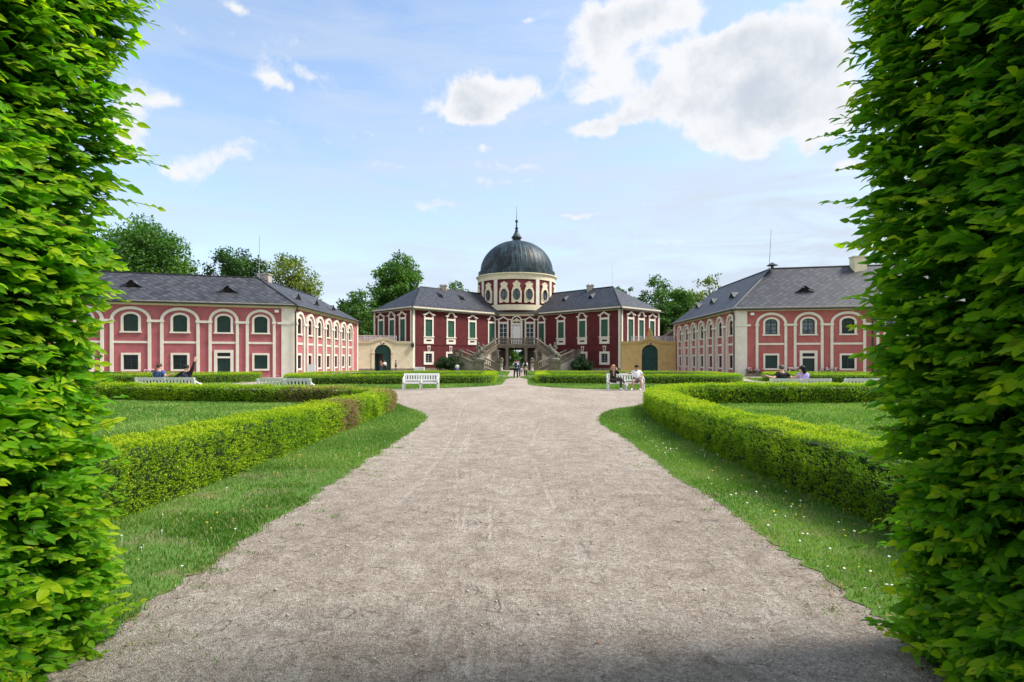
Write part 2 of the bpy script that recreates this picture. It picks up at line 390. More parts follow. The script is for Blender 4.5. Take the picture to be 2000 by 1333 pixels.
def gravel():
    m, k, b, _ = new_mat('gravel'); p = geo_pos(k); sp = k.n('ShaderNodeSeparateXYZ'); k.l.new(p, sp.inputs[0]); px, py = sp.outputs[0], sp.outputs[1]
    mp = k.n('ShaderNodeMapping'); mp.inputs['Scale'].default_value = (1.0, .4, 1.0); k.l.new(p, mp.inputs[0])
    big = k.noise(mp.outputs[0], .6, 5, .6); mid = k.noise(p, 4.2, 8, .72, .5); grit = k.noise(p, 26.0, 5, .72); fine = k.noise(p, 110.0, 3, .7)
    vo = k.n('ShaderNodeTexVoronoi', feature='F1'); k.l.new(p, vo.inputs['Vector']); vo.inputs['Scale'].default_value = 95.0
    c = k.ramp(k.m('ADD', k.m('MULTIPLY', big, .34), k.m('MULTIPLY', mid, .66)), [(.36, (.275, .230, .190)), (.50, (.392, .342, .292)), (.62, (.500, .450, .396))])
    sc = k.n('ShaderNodeSeparateColor'); k.l.new(vo.outputs['Color'], sc.inputs[0])
    c = k.mix(.75, c, k.ramp(sc.outputs[0], [(.0, (.62, .58, .55)), (.45, (1, 1, 1)), (.9, (1.22, 1.22, 1.21)), (1.0, (1.5, 1.5, 1.5))]), 'MULTIPLY')
    c = k.mix(.6, c, k.ramp(fine, [(.3, (.50, .48, .46)), (.7, (1.45, 1.45, 1.45))]), 'MULTIPLY')
    c = k.mix(.55, c, k.ramp(grit, [(.34, (.52, .49, .46)), (.6, (1.28, 1.28, 1.28))]), 'MULTIPLY')
    # scuffs where the damp sand is turned over
    mp3 = k.n('ShaderNodeMapping'); mp3.inputs['Scale'].default_value = (1.0, 1.5, 1.0); k.l.new(p, mp3.inputs[0])
    sf = k.smooth(k.noise(mp3.outputs[0], 3.4, 8, .76, 2.2), .575, .68)
    c = k.mix(k.m('MULTIPLY', sf, .42), c, (.190, .150, .122, 1))
    # shoe prints: small rimmed ovals
    mp5 = k.n('ShaderNodeMapping'); mp5.inputs['Scale'].default_value = (1.7, .85, 1.0); mp5.inputs['Rotation'].default_value = (0, 0, .35); k.l.new(p, mp5.inputs[0])
    v2 = k.n('ShaderNodeTexVoronoi', feature='F1'); k.l.new(mp5.outputs[0], v2.inputs['Vector']); v2.inputs['Scale'].default_value = 2.4
    s2 = k.n('ShaderNodeSeparateColor'); k.l.new(v2.outputs['Color'], s2.inputs[0])
    dd = k.m('ADD', v2.outputs['Distance'], k.m('MULTIPLY', k.m('SUBTRACT', mid, .5), .45))
    rim = k.m('MULTIPLY', k.m('MULTIPLY', k.smooth(dd, .13, .19), k.m('SUBTRACT', 1.0, k.smooth(dd, .20, .27))), k.m('GREATER_THAN', s2.outputs[0], .55))
    inn = k.m('MULTIPLY', k.m('SUBTRACT', 1.0, k.smooth(dd, .12, .20)), k.m('GREATER_THAN', s2.outputs[0], .55))
    c = k.mix(k.m('MULTIPLY', rim, .22), c, (.190, .150, .122, 1)); c = k.mix(k.m('MULTIPLY', inn, .18), c, (.54, .49, .44, 1))
    # bicycle and barrow tracks: thin pale lines with pressed edges, wandering along the path
    trk = None
    for x0, a, w, ph, sl, wd in ((-.9, .35, .30, .4, .012, .03), (-.35, .5, .22, 2.1, -.02, .022), (.45, .3, .33, 1.2, .015, .03), (.95, .45, .19, 4.0, .01, .024), (.15, .8, .13, 3.2, .03, .02), (-1.5, .25, .26, 5.2, -.01, .035), (1.55, .3, .2, .9, .02, .03)):
        cx = k.m('ADD', k.m('ADD', x0, k.m('MULTIPLY', py, sl)), k.m('MULTIPLY', k.m('SINE', k.m('ADD', k.m('MULTIPLY', py, w), ph)), a))
        d_ = k.m('ABSOLUTE', k.m('ADD', k.m('SUBTRACT', px, cx), k.m('MULTIPLY', k.m('SUBTRACT', mid, .5), .12)))
        q = k.m('SUBTRACT', 1.0, k.smooth(d_, wd * .5, wd * 1.6)); trk = q if trk is None else k.m('MAXIMUM', trk, q)
    brk = k.smooth(k.noise(p, 1.1, 4, .6), .44, .60)
    trk = k.m('MULTIPLY', trk, brk)
    c = k.mix(k.m('MULTIPLY', trk, .20), c, (.60, .555, .51, 1))
    k.l.new(c, b.inputs['Base Color']); b.inputs['Roughness'].default_value = .95; b.inputs['Specular IOR Level'].default_value = .15
    h = k.m('ADD', k.m('MULTIPLY', mid, 2.6), k.m('MULTIPLY', grit, .9)); h = k.m('ADD', h, k.m('MULTIPLY', fine, .4)); h = k.m('ADD', h, k.m('MULTIPLY', vo.outputs['Distance'], -.5))
    h = k.m('SUBTRACT', h, k.m('MULTIPLY', sf, .7)); h = k.m('SUBTRACT', h, k.m('MULTIPLY', inn, .5)); h = k.m('ADD', h, k.m('MULTIPLY', rim, .35)); h = k.m('SUBTRACT', h, k.m('MULTIPLY', trk, .4))
    bp = k.n('ShaderNodeBump'); bp.inputs['Strength'].default_value = .9; bp.inputs['Distance'].default_value = .03
    k.l.new(h, bp.inputs['Height']); k.l.new(bp.outputs[0], b.inputs['Normal'])
    return m
MT['gravel'] = gravel()
def turf(name, a, bcol, dry):
    m, k, b, _ = new_mat(name); p = geo_pos(k)
    n1 = k.noise(p, .6, 5, .6); n2 = k.noise(p, 22.0, 4, .7)
    c = k.ramp(k.m('ADD', k.m('MULTIPLY', n1, .5), k.m('MULTIPLY', n2, .5)), [(.36, a), (.62, bcol)])
    c = k.mix(k.m('MULTIPLY', k.smooth(k.noise(p, 1.7, 7, .7), .47, .64), .8), c, c4(dry))
    k.l.new(c, b.inputs['Base Color']); b.inputs['Roughness'].default_value = .9; b.inputs['Specular IOR Level'].default_value = .15
    bp = k.n('ShaderNodeBump'); bp.inputs['Strength'].default_value = .7; bp.inputs['Distance'].default_value = .03
    k.l.new(k.noise(p, 45.0, 4, .7), bp.inputs['Height']); k.l.new(bp.outputs[0], b.inputs['Normal'])
    return m
MT['turf'] = turf('turf', (.062, .135, .024), (.140, .255, .052), (.23, .195, .115))
MT['field'] = turf('field', (.022, .055, .010), (.05, .11, .018), (.07, .09, .03))
MT['grass'] = leaf_mat('grass_blade', [(0, (.046, .130, .014)), (.55, (.118, .262, .036)), (.85, (.235, .37, .085)), (1, (.46, .43, .21))], .4, .6)
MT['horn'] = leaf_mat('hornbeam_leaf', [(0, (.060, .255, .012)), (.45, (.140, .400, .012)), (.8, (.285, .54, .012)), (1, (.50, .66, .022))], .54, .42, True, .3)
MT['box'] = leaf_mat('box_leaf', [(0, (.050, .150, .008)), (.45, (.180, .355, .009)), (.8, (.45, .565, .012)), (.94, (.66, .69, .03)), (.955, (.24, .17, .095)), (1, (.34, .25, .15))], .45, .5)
def tree_leaf(n, a, b, c): MT[n] = leaf_mat(n, [(0, a), (.5, b), (1, c)], .35, .55)
tree_leaf('oak_leaf', (.030, .095, .012), (.070, .185, .020), (.14, .28, .034))
tree_leaf('dark_leaf', (.018, .060, .014), (.042, .120, .022), (.085, .19, .034))
tree_leaf('light_leaf', (.075, .125, .012), (.150, .215, .022), (.23, .30, .04))
tree_leaf('shrub_leaf', (.012, .034, .014), (.026, .062, .026), (.060, .100, .040))
# ---------------------------------------------------------------- ground
def poly_sheet(name, pts, z, material, label=None, cat=None, kind='structure'):
    pts = [Vector((x, y, 0)) for x, y in pts]
    tri = geometry.tessellate_polygon([pts])
    mb = MB().add([(p.x, p.y, z) for p in pts], [tuple(t) for t in tri])
    o = mb.build(name, material); return tag(o, label, cat, kind=kind)
def smooth_poly(pts, n=4):       # Catmull-Rom round a closed outline
    out = []; m = len(pts)
    for i in range(m):
        p0, p1, p2, p3 = (np.array(pts[(i + j - 1) % m], float) for j in range(4))
        for t in np.arange(n) / n:
            out.append(tuple(.5 * (2*p1 + (p2-p0)*t + (2*p0-5*p1+4*p2-p3)*t*t + (3*p1-p0-3*p2+p3)*t**3)))
    return out
def vnoise(X, Y, s, seed=0):     # cheap smooth 2-D value noise
    r = np.random.default_rng(seed).random((64, 64))
    x, y = X * s, Y * s; i, j = np.floor(x).astype(int), np.floor(y).astype(int); fx, fy = x - i, y - j
    fx, fy = fx*fx*(3-2*fx), fy*fy*(3-2*fy); g = lambda a, b: r[a % 64, b % 64]
    return (g(i,j)*(1-fx) + g(i+1,j)*fx)*(1-fy) + (g(i,j+1)*(1-fx) + g(i+1,j+1)*fx)*fy
def ragged(pts, step=.07, amp=.05):
    out = []; m = len(pts)
    for i in range(m):
        a, b = np.array(pts[i]), np.array(pts[(i+1) % m]); L = np.linalg.norm(b - a)
        n = max(1, int(L / step)) if min(a[1], b[1]) < 60 and max(abs(a[0]), abs(b[0])) < 22 else 1
        nn = np.array([-(b-a)[1], (b-a)[0]]) / max(L, 1e-6)
        for j in range(n):
            p = a + (b - a) * j / n
            w = (vnoise(np.array([p[0]]), np.array([p[1]]), .45, 3)[0] - .5) * 1.6 + (vnoise(np.array([p[0]]), np.array([p[1]]), 1.9, 5)[0] - .5) * 1.2 + random.uniform(-1.1, 1.1)
            out.append(tuple(p + nn * amp * w * (1 if n > 1 else 0)))
    return out
poly_sheet('ground', [(-900, -60), (900, -60), (900, 1600), (-900, 1600)], -.012, MT['field'], 'dark grass field running out to the horizon behind the buildings', 'ground')
poly_sheet('gravel_path', [(-52, -12), (52, -12), (52, 92), (-52, 92)], 0.0, MT['gravel'], 'pale raked gravel forecourt and paths between the lawns', 'gravel')
LAWN = {}
LAWN['NL'] = [(-2.62, -1), (-2.62, 3), (-2.62, 7), (-2.55, 12), (-2.58, 15.8), (-2.75, 17.2), (-3.3, 19), (-4.1, 20.6), (-4.75, 22.3), (-6.2, 23.5), (-8, 24.0), (-24, 26.8), (-26, 26), (-26, -1)]
LAWN['NR'] = [(2.5, -1), (2.5, 3), (2.42, 7), (2.42, 12), (2.34, 15), (2.5, 16.9), (3.2, 19.2), (4.3, 20.9), (5.2, 22.4), (6.4, 23.2), (8, 23.6), (14, 23.7), (24, 24.0), (26, 23), (26, -1)]
LAWN['FL'] = [(-.95, 56.8), (-.95, 50), (-1.0, 42), (-1.2, 38.9), (-2.0, 36.8), (-3.4, 35.2), (-7.4, 33.0), (-12, 32.9), (-15.8, 34.2), (-17.6, 38), (-17.9, 46), (-16.6, 55), (-14.5, 56.8)]
LAWN['FR'] = [(.95, 56.8), (.95, 50), (.85, 42), (.85, 38.9), (1.5, 36.8), (2.6, 34.8), (5.2, 33.0), (12, 32.7), (15.8, 34.2), (17.4, 38), (17.7, 46), (16.6, 55), (14.5, 56.8)]
LAWN['OL'] = [(-48, 34), (-24.5, 35.5), (-20.8, 39), (-20.0, 45), (-21.5, 51), (-48, 46)]
LAWN['OR'] = [(48, 34), (22.5, 35.5), (19.4, 39), (19.2, 46), (21.2, 53), (48, 50)]
LAWN['PL'] = [(-19.5, 60), (-.95, 60), (-.95, 80), (-9, 86), (-13.5, 83.5), (-16, 76), (-19.5, 72)]
LAWN['PR'] = [(20, 60), (.95, 60), (.95, 80), (9, 86), (13.5, 83.5), (16, 76), (20, 72)]
for key, pts in LAWN.items():
    if key in ('NL', 'NR', 'FL', 'FR'): pts = smooth_poly(pts, 4)
    LAWN[key] = ragged(pts) if key[0] in 'NF' else pts
    poly_sheet('lawn', LAWN[key], 0.005 if key[0] != 'P' else .004, MT['turf'], 'mown green lawn between gravel and box hedging', 'lawn')
bpy.data.objects['lawn'].name = 'lawn'
# ---------------------------------------------------------------- generic leaf clouds
def unit(a): return a / np.maximum(np.linalg.norm(a, axis=-1, keepdims=True), 1e-9)
def rnd_unit(n): return unit(RNG.normal(size=(n, 3)))
def leaf_quads(P, A, N, L, Wd):
    """diamond leaves: base P, axis A, normal N, length L, width Wd"""
    A = unit(A); S = unit(np.cross(A, N)); N2 = np.cross(S, A)
    L = L[:, None]; Wd = Wd[:, None]
    v = np.stack([P, P + A*L*.45 + S*Wd*.5 + N2*L*.08, P + A*L - N2*L*.06, P + A*L*.45 - S*Wd*.5 + N2*L*.08], 1).reshape(-1, 3)
    f = np.arange(len(P) * 4).reshape(-1, 4)
    return v, f
def inside(poly, X, Y):
    poly = np.array(poly); c = np.zeros(len(X), bool); j = len(poly) - 1
    for i in range(len(poly)):
        xi, yi = poly[i]; xj, yj = poly[j]
        t = ((yi > Y) != (yj > Y))
        with np.errstate(divide='ignore', invalid='ignore'):
            c ^= t & (X < (xj - xi) * (Y - yi) / (yj - yi) + xi)
        j = i
    return c
def grass_patch(poly, x0, x1, y0, y1, dens, h, w, bare=0.0):
    n = int((x1-x0)*(y1-y0)*dens); X = RNG.uniform(x0, x1, n); Y = RNG.uniform(y0, y1, n)
    k_ = inside(poly, X, Y)
    if bare:
        k_ &= RNG.random(n) > bare * np.clip((vnoise(X, Y, 1.3, 4)*.6 + vnoise(X, Y, 3.7, 5)*.4 - .32) * 4.5, 0, 1)
    X, Y = X[k_], Y[k_]; n = len(X); X = X + RNG.normal(size=n) * (.045 if dens > 900 else .02); Y = Y + RNG.normal(size=n) * .03
    hh = h * RNG.uniform(.45, 1.25, n) * (.7 + .6 * vnoise(X, Y, .9, 9)); a = RNG.uniform(0, 2*PI, n); ww = w * RNG.uniform(.7, 1.3, n)
    P = np.stack([X, Y, np.full(n, .008)], 1)
    S = np.stack([np.cos(a), np.sin(a), np.zeros(n)], 1); B = RNG.uniform(0, 2*PI, n)
    Ld = np.stack([np.cos(B), np.sin(B), np.zeros(n)], 1) * (hh * RNG.uniform(.1, .9, n))[:, None]
    up = np.array([0, 0, 1.0])
    mid = P + Ld * .3 + up * (hh * .6)[:, None]; tip = P + Ld + up * hh[:, None]
    v = np.stack([P - S*(ww*.5)[:, None], P + S*(ww*.5)[:, None], mid + S*(ww*.35)[:, None], tip, mid - S*(ww*.35)[:, None]], 1).reshape(-1, 3)
    t = np.clip(.15 + .6 * vnoise(X, Y, .7, 2) + .25 * RNG.random(n), 0, .86); t[RNG.random(n) < .10] = .97
    base = np.arange(n)[:, None] * 5
    f = np.concatenate([base + np.array([0, 1, 2, 4]), base + np.array([4, 2, 3, 3])], 0)
    tri = base + np.array([4, 2, 3]); quad = base + np.array([0, 1, 2, 4])
    return v, quad, tri, np.repeat(t, 5)
def join_grass(parts):
    V, Tn, F3, o = [], [], [], 0
    for v, q, t, tint in parts:
        V.append(v); Tn.append(tint); F3 += [q[:, [0, 1, 2]] + o, q[:, [0, 2, 3]] + o, t + o]; o += len(v)
    return np.concatenate(V), np.concatenate(F3), np.concatenate(Tn)
gp = []
for key, s in (('NL', -1), ('NR', 1)):
    xa, xb = sorted((s*2.2, s*4.9))
    gp.append(grass_patch(LAWN[key], xa, xb, 3.2, 9, 6000, .040, .0080, .80 if s < 0 else .62))
    gp.append(grass_patch(LAWN[key], xa, xb, 9, 14, 3400, .044, .011, .3))
    gp.append(grass_patch(LAWN[key], *sorted((s*2.0, s*6.0)), 14, 23.5, 1700, .055, .017))
    gp.append(grass_patch(LAWN[key], *sorted((s*4.9, s*12)), 6.5, 14, 800, .060, .022))
    gp.append(grass_patch(LAWN[key], *sorted((s*4.9, s*21)), 14, 25, 420, .065, .030))
def weed_clumps(n):
    parts = []
    for _ in range(n):
        s = random.choice((-1, 1)); y = 3.3 + 9 * random.random()**1.5; x = s * (2.5 - abs(random.gauss(0, .28))); r = random.uniform(.015, .055)
        parts.append(grass_patch([(x + r*math.cos(a), y + r*math.sin(a)) for a in np.arange(7)*2*PI/7], x-r, x+r, y-r, y+r, random.uniform(2500, 6000), .022, .007))
    return parts
gp += [q for q in weed_clumps(80) if len(q[0])]
for key in ('FL', 'FR', 'OL', 'OR'):
    xs = [p[0] for p in LAWN[key]]
    gp.append(grass_patch(LAWN[key], max(min(xs), -34), min(max(xs), 34), 32, 40, 240, .08, .04))
    gp.append(grass_patch(LAWN[key], max(min(xs), -34), min(max(xs), 34), 40, 57, 60, .09, .06))
for key in ('PL', 'PR'):
    gp.append(grass_patch(LAWN[key], -20, 20, 60, 86, 25, .12, .09))
v, f, t = join_grass(gp)
tag(np_mesh('grass', v, f, MT['grass'], attrs={'tint': t}), 'short green grass blades growing on the lawns and verges', 'grass', kind='stuff')
# daisies and other small flowers in the verges
def flowers(name, label, m, spots, r):
    mb = MB()
    for x, y in spots:
        z = random.uniform(.045, .085); rr = r * random.uniform(.7, 1.3); tl = random.uniform(-.4, .4)
        mb.add([(x + rr*math.cos(a), y + rr*math.sin(a), z + tl*rr*math.sin(a)) for a in np.arange(6)*PI/3] + [(x, y, z + rr*.35)], [(i, (i+1) % 6, 6) for i in range(6)])
        mb.tube([(x, y, 0), (x + .004, y, z)], .0016, 3, False)
    tag(mb.build(name, m), label, 'flowers', kind='stuff')
sp1 = [(random.uniform(2.55, 3.6), 3.6 + 12.5 * random.random()**1.4) for _ in range(120)] + [(random.uniform(-3.9, -2.7), random.uniform(4, 17)) for _ in range(22)] + [(random.uniform(4.8, 14), random.uniform(15, 22)) for _ in range(70)]
M('petal', (.85, .84, .80), .6, .03); M('petal_yellow', (.75, .55, .04), .6, .1)
flowers('daisies', 'tiny white daisies dotted through the grass verges', MT['petal'], sp1, .0105)
flowers('buttercups', 'tiny yellow flowers in the grass by the hedges', MT['petal_yellow'], [(s * random.uniform(2.8, 3.9), 4 + 7 * random.random()) for s in (-1, 1, 1) for _ in range(26)], .011)
# loose stones on the gravel
def pebbles():
    n = 5200; X = RNG.uniform(-2.7, 2.6, n); Y = 2.6 + 9 * RNG.random(n)**1.7
    R = RNG.uniform(.0022, .0065, n) * (1 + (RNG.random(n) < .03) * 1.2); R *= 1 + Y * .05
    o = np.array([[1,0,0],[0,1,0],[-1,0,0],[0,-1,0],[0,0,.75],[0,0,-.6]], float)
    sc = RNG.uniform(.6, 1.4, (n, 1, 3)); v = o[None] * sc * R[:, None, None]
    v[:, :, 0] += X[:, None]; v[:, :, 1] += Y[:, None]; v[:, :, 2] += (R*.25)[:, None]
    f = np.array([[0,1,4],[1,2,4],[2,3,4],[3,0,4],[1,0,5],[2,1,5],[3,2,5],[0,3,5]])
    fa = (np.arange(n)[:, None, None] * 6 + f[None]).reshape(-1, 3)
    M('pebble', (.44, .39, .34), .9, .3, 60)
    tag(np_mesh('pebbles', v.reshape(-1, 3), fa, MT['pebble']), 'loose small stones lying on the gravel path', 'pebbles', kind='stuff')
pebbles()
def litter():                    # dry leaves and bits of twig blown to the hedge feet and path edges
    n = 620; s = np.where(RNG.random(n) < .68, 1, -1); Y = 2.7 + 5.5 * RNG.random(n)**1.6; X = s * (2.55 - np.abs(RNG.normal(size=n)) * .22 + .1)
    X[:90] = RNG.uniform(-2.2, 2.2, 90); Y[:90] = RNG.uniform(3, 11, 90)
    P = np.stack([X, Y, np.full(n, .009)], 1); a = RNG.uniform(0, 2*PI, n)
    A = np.stack([np.cos(a), np.sin(a), RNG.uniform(-.05, .25, n)], 1); L_ = RNG.uniform(.012, .045, n)
    A = A / np.linalg.norm(A, axis=1, keepdims=True); N = np.array([0, 0, 1.]) + RNG.normal(size=(n, 3)) * .25; S = np.cross(A, N); S /= np.linalg.norm(S, axis=1, keepdims=True)
    W_ = L_ * RNG.choice([.12, .5, .6], n)
    v = np.stack([P, P + A*(L_*.45)[:, None] + S*(W_*.5)[:, None] + [0, 0, .004], P + A*L_[:, None], P + A*(L_*.45)[:, None] - S*(W_*.5)[:, None] + [0, 0, .004]], 1).reshape(-1, 3)
    M('dry_leaf', (.26, .15, .075), .8, .45, 9)
    tag(np_mesh('leaf_litter', v, np.arange(n*4).reshape(-1, 4), MT['dry_leaf']), 'dry brown leaves and twig bits along the path edges', 'leaf litter', kind='stuff')
litter()

def weather(n, streak, flake):
    """rain streaks and flaked paint, on top of the plain plaster"""
    m = MT[n]; k = NT(m.node_tree); b = m.node_tree.nodes['Principled BSDF']; src = b.inputs['Base Color'].links[0].from_socket
    p = geo_pos(k); mp = k.n('ShaderNodeMapping'); mp.inputs['Scale'].default_value = (1.0, 1.0, .09); k.l.new(p, mp.inputs[0])
    c = k.mix(k.m('MULTIPLY', k.smooth(k.noise(mp.outputs[0], 2.6, 7, .68), .50, .72), .42), src, c4(streak))
    sp = k.n('ShaderNodeSeparateXYZ'); k.l.new(p, sp.inputs[0])
    fl = k.m('ADD', k.noise(p, 2.2, 7, .7), k.m('MULTIPLY', k.m('SUBTRACT', .75, sp.outputs[2]), .16))
    c = k.mix(k.m('MULTIPLY', k.smooth(fl, .66, .70), .75), c, c4(flake))
    k.l.new(c, b.inputs['Base Color'])
weather('pink_plaster', (.33, .11, .12), (.60, .45, .42)); weather('brick_pink_plaster', (.32, .11, .10), (.58, .42, .38)); weather('red_plaster', (.075, .024, .024), (.17, .07, .06)); weather('white_plaster', (.62, .58, .52), (.70, .66, .60))
# ---------------------------------------------------------------- clipped box hedges
def resample(path, step):
    P = np.array(path, float); out = [P[0]]
    m = len(P)
    dense = []
    for i in range(m - 1):
        p0, p1, p2, p3 = P[max(i-1, 0)], P[i], P[i+1], P[min(i+2, m-1)]
        for t in np.linspace(0, 1, 24, endpoint=False):
            dense.append(.5 * (2*p1 + (p2-p0)*t + (2*p0-5*p1+4*p2-p3)*t*t + (3*p1-p0-3*p2+p3)*t**3))
    dense.append(P[-1]); D = np.array(dense)
    s = np.concatenate([[0], np.cumsum(np.linalg.norm(np.diff(D, axis=0), axis=1))])
    q = np.arange(0, s[-1], step)
    return np.stack([np.interp(q, s, D[:, 0]), np.interp(q, s, D[:, 1])], 1), s[-1]
def box_hedge(label, path, w, h, dens, leaf, brown=None, hy=None, group='clipped box hedges of the parterre', K=7, fade=True, zrough=.035):
    C, L = resample(path, .08)
    Tn = np.gradient(C, axis=0); Tn /= np.linalg.norm(Tn, axis=1, keepdims=True); Nn = np.stack([-Tn[:, 1], Tn[:, 0]], 1)
    root = thing('box_hedge', label, 'hedge', (float(C[0, 0]), float(C[0, 1]), 0), 0, group)
    # inner mass of twigs
    prof = [(-.46, .02), (-.5, .35), (-.48, .86), (-.40, .96), (.40, .96), (.48, .86), (.5, .35), (.46, .02)]
    idx = list(range(0, len(C), 3)); mb = MB()
    if idx[-1] != len(C) - 1: idx.append(len(C) - 1)
    hm = (lambda y: np.interp(y, [q[0] for q in hy], [q[1] for q in hy]) / h) if hy else (lambda y: np.ones_like(y))
    vs = [(C[i, 0] + Nn[i, 0]*a*(w - .26) * (1 + .12 * math.sin(i * .9 + a * 5)), C[i, 1] + Nn[i, 1]*a*(w - .26), z*(h - .09) * float(hm(np.array(C[i, 1])))) for i in idx for a, z in prof]
    n = len(prof)
    fs = [(i*n + j, i*n + j + 1, (i+1)*n + j + 1, (i+1)*n + j) for i in range(len(idx)-1) for j in range(n-1)]
    fs += [tuple(range(n)), tuple((len(idx)-1)*n + j for j in range(n))]
    mb.add(vs, fs).build('branches', MT['hedge_core'], root)
    # shoots
    per = 2*h + w; N = int(L * per * dens)
    s = RNG.random(N) * (len(C) - 1); i = s.astype(int); fr = (s - i)[:, None]
    c = C[i]*(1-fr) + C[np.minimum(i+1, len(C)-1)]*fr; nn = Nn[i]
    dist = np.hypot(c[:, 0], c[:, 1])
    if fade: kp = RNG.random(N) < np.clip((8.0 / dist)**1.1, .06, 1); c, nn, dist, i = c[kp], nn[kp], dist[kp], i[kp]; N = len(c)
    q = RNG.random(N) * per
    lumps = vnoise(c[:, 0]*1.0 + q*.8, c[:, 1] + q*.5, 2.6, 3) * .6 + vnoise(c[:, 0] + q, c[:, 1] - q, 6.5, 6) * .4 - .5
    a = np.where(q < h, -w/2, np.where(q < h + w, q - h - w/2, w/2)); z = np.where(q < h, q, np.where(q < h + w, h, per - q))
    nx = np.where(q < h, -1., np.where(q < h + w, 0., 1.)); nz = np.where((q >= h) & (q < h + w), 1., 0.)
    edge = .085                                        # rounded shoulders
    d_e = np.maximum(0, np.abs(a) - (w/2 - edge)) * (z > h - edge); e_z = np.maximum(0, z - (h - edge)) * (np.abs(a) > w/2 - edge)
    sh = .35 * np.minimum(d_e, e_z) / edge; a = a - np.sign(a) * sh * edge; z = z - sh * edge
    both = (np.minimum(d_e, e_z) > 0); nx = np.where(both, np.sign(a)*.7, nx); nz = np.where(both, .7, nz)
    off = lumps * zrough * 3.4 - .03 + np.where(RNG.random(N) < .10, RNG.uniform(.0, .05, N), 0)
    bulge = np.where(nz < .5, -.05 * np.clip(1 - z / h, 0, 1)**2, 0)     # side walls draw in a little at the foot
    off = off + bulge
    nrm = np.stack([nn[:, 0]*nx, nn[:, 1]*nx, nz], 1)
    P = np.stack([c[:, 0] + nn[:, 0]*a, c[:, 1] + nn[:, 1]*a, np.maximum(z, .02) * hm(c[:, 1])], 1) + nrm * off[:, None]
    # end caps
    d = unit(nrm * 1.0 + np.array([0, 0, .75]) + RNG.normal(size=(N, 3)) * .42)
    lf = leaf * (np.clip((dist / 8.0)**.72, .8, 4.0) if fade else 1.0) * np.ones(N); SL = lf * 2.6 * RNG.uniform(.7, 1.35, N)
    kk = (np.arange(K) + .35) / K
    base = P[:, None, :] + d[:, None, :] * (SL[:, None] * kk[None])[:, :, None]
    ax = unit(d[:, None, :] * .75 + rnd_unit(N*K).reshape(N, K, 3) * .85)
    nr = unit(rnd_unit(N*K).reshape(N, K, 3) * .6 + d[:, None, :] * .4 + np.array([0, 0, .5]))
    Lf = np.repeat(lf, K) * RNG.uniform(.7, 1.3, N*K)
    v, f = leaf_quads(base.reshape(-1, 3), ax.reshape(-1, 3), nr.reshape(-1, 3), Lf, Lf * .52)
    young_lit = np.clip(vnoise(c[:, 0]*1.0, c[:, 1] + q*.7, 1.1, 8) * .5 + RNG.random(N) * .35 + nz * .22, 0, 1)  # tops yellower: new growth, with top light put into the colour
    t = np.clip(.20 + .68 * kk[None] * (.35 + .9 * young_lit[:, None]) + RNG.normal(size=(N, K)) * .07, 0, .92)
    if brown is not None:
        bm_ = brown(P) ; hit = RNG.random(N) < bm_
        t = np.where(hit[:, None], RNG.uniform(.955, 1.0, (N, K)), t)
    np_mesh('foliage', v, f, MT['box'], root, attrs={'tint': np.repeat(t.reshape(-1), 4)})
    return root
def brown_nl(P):
    x, y = P[:, 0], P[:, 1]
    g = lambda x0, y0, rx, ry, w: w * np.exp(-(((x-x0)/rx)**2 + ((y-y0)/ry)**2) * 1.3)
    wob = .55 + .9 * vnoise(x*1.0 + P[:, 2]*2, y + P[:, 2], 3.1, 13)
    b = g(-4.3, 14.1, .45, .9, 1.2) + g(-4.2, 19.6, .6, 1.5, 1.3) + g(-6.2, 22.4, 2.2, .6, .85) + g(-8.6, 22.6, 1.5, .5, .5) + g(-4.5, 21.2, 1.0, .9, .9)
    return np.clip(b * wob, 0, .97)
box_hedge('bright box hedge with dry brown patches curving round the near lawn beside the pale hornbeam', [(-4.62, 3.4), (-4.55, 8), (-4.5, 14), (-4.5, 18.2), (-4.72, 20.0), (-5.3, 21.3), (-6.4, 22.1), (-8.1, 22.75), (-12, 23.4), (-17.5, 24.5), (-23, 25.4)], .78, .77, 1250, .021, brown_nl, [(4, .79), (7, .78), (19.5, .58), (22, .58), (25, .60)], zrough=.048)
box_hedge('unbroken green box hedge curving round the near lawn beside the darker hornbeam', [(4.28, 3.2), (4.1, 6), (3.98, 9), (4.02, 12), (4.25, 15.5), (4.65, 18.6), (5.35, 20.6), (6.5, 21.8), (8.2, 22.45), (14, 22.6), (23, 22.9)], .78, .77, 1250, .021, None, [(4, .78), (8, .77), (18.5, .64), (21.5, .68), (23, .70)], zrough=.048)
def brown_fr(P):
    return np.clip(np.exp(-((P[:, 1]-51)/2.2)**2) * np.clip(vnoise(P[:, 0], P[:, 1], .25, 21) * 3 - 1.0, 0, 1), 0, .9)
kw = dict(K=5, fade=False, zrough=.03)
def far_hedge(label, path, brown=None):
    return box_hedge(label, path, .8, .60, 190, .050, brown, K=5, fade=False, zrough=.03)
far_hedge('box hedge square loop behind the empty white bench, before the staircase', [(-2.15, 51.0), (-2.1, 46), (-2.05, 41.5), (-2.5, 40.2), (-3.6, 39.9), (-8, 39.4), (-13.2, 38.9), (-15.2, 39.3), (-16.2, 40.8), (-16.5, 44), (-16.2, 48.5), (-14.8, 50.6), (-12, 51.2), (-7, 51.4), (-2.4, 51.3)])
far_hedge('box hedge square loop behind the bench where a couple sits facing the plaza', [(2.1, 51.5), (1.95, 46), (1.95, 41.5), (2.4, 40.5), (3.6, 40.2), (8, 39.8), (13, 39.3), (15.0, 39.7), (15.9, 41.2), (16.1, 44), (15.8, 48.5), (14.5, 50.6), (12, 51.2), (7, 51.4), (2.3, 51.5)], brown_fr)
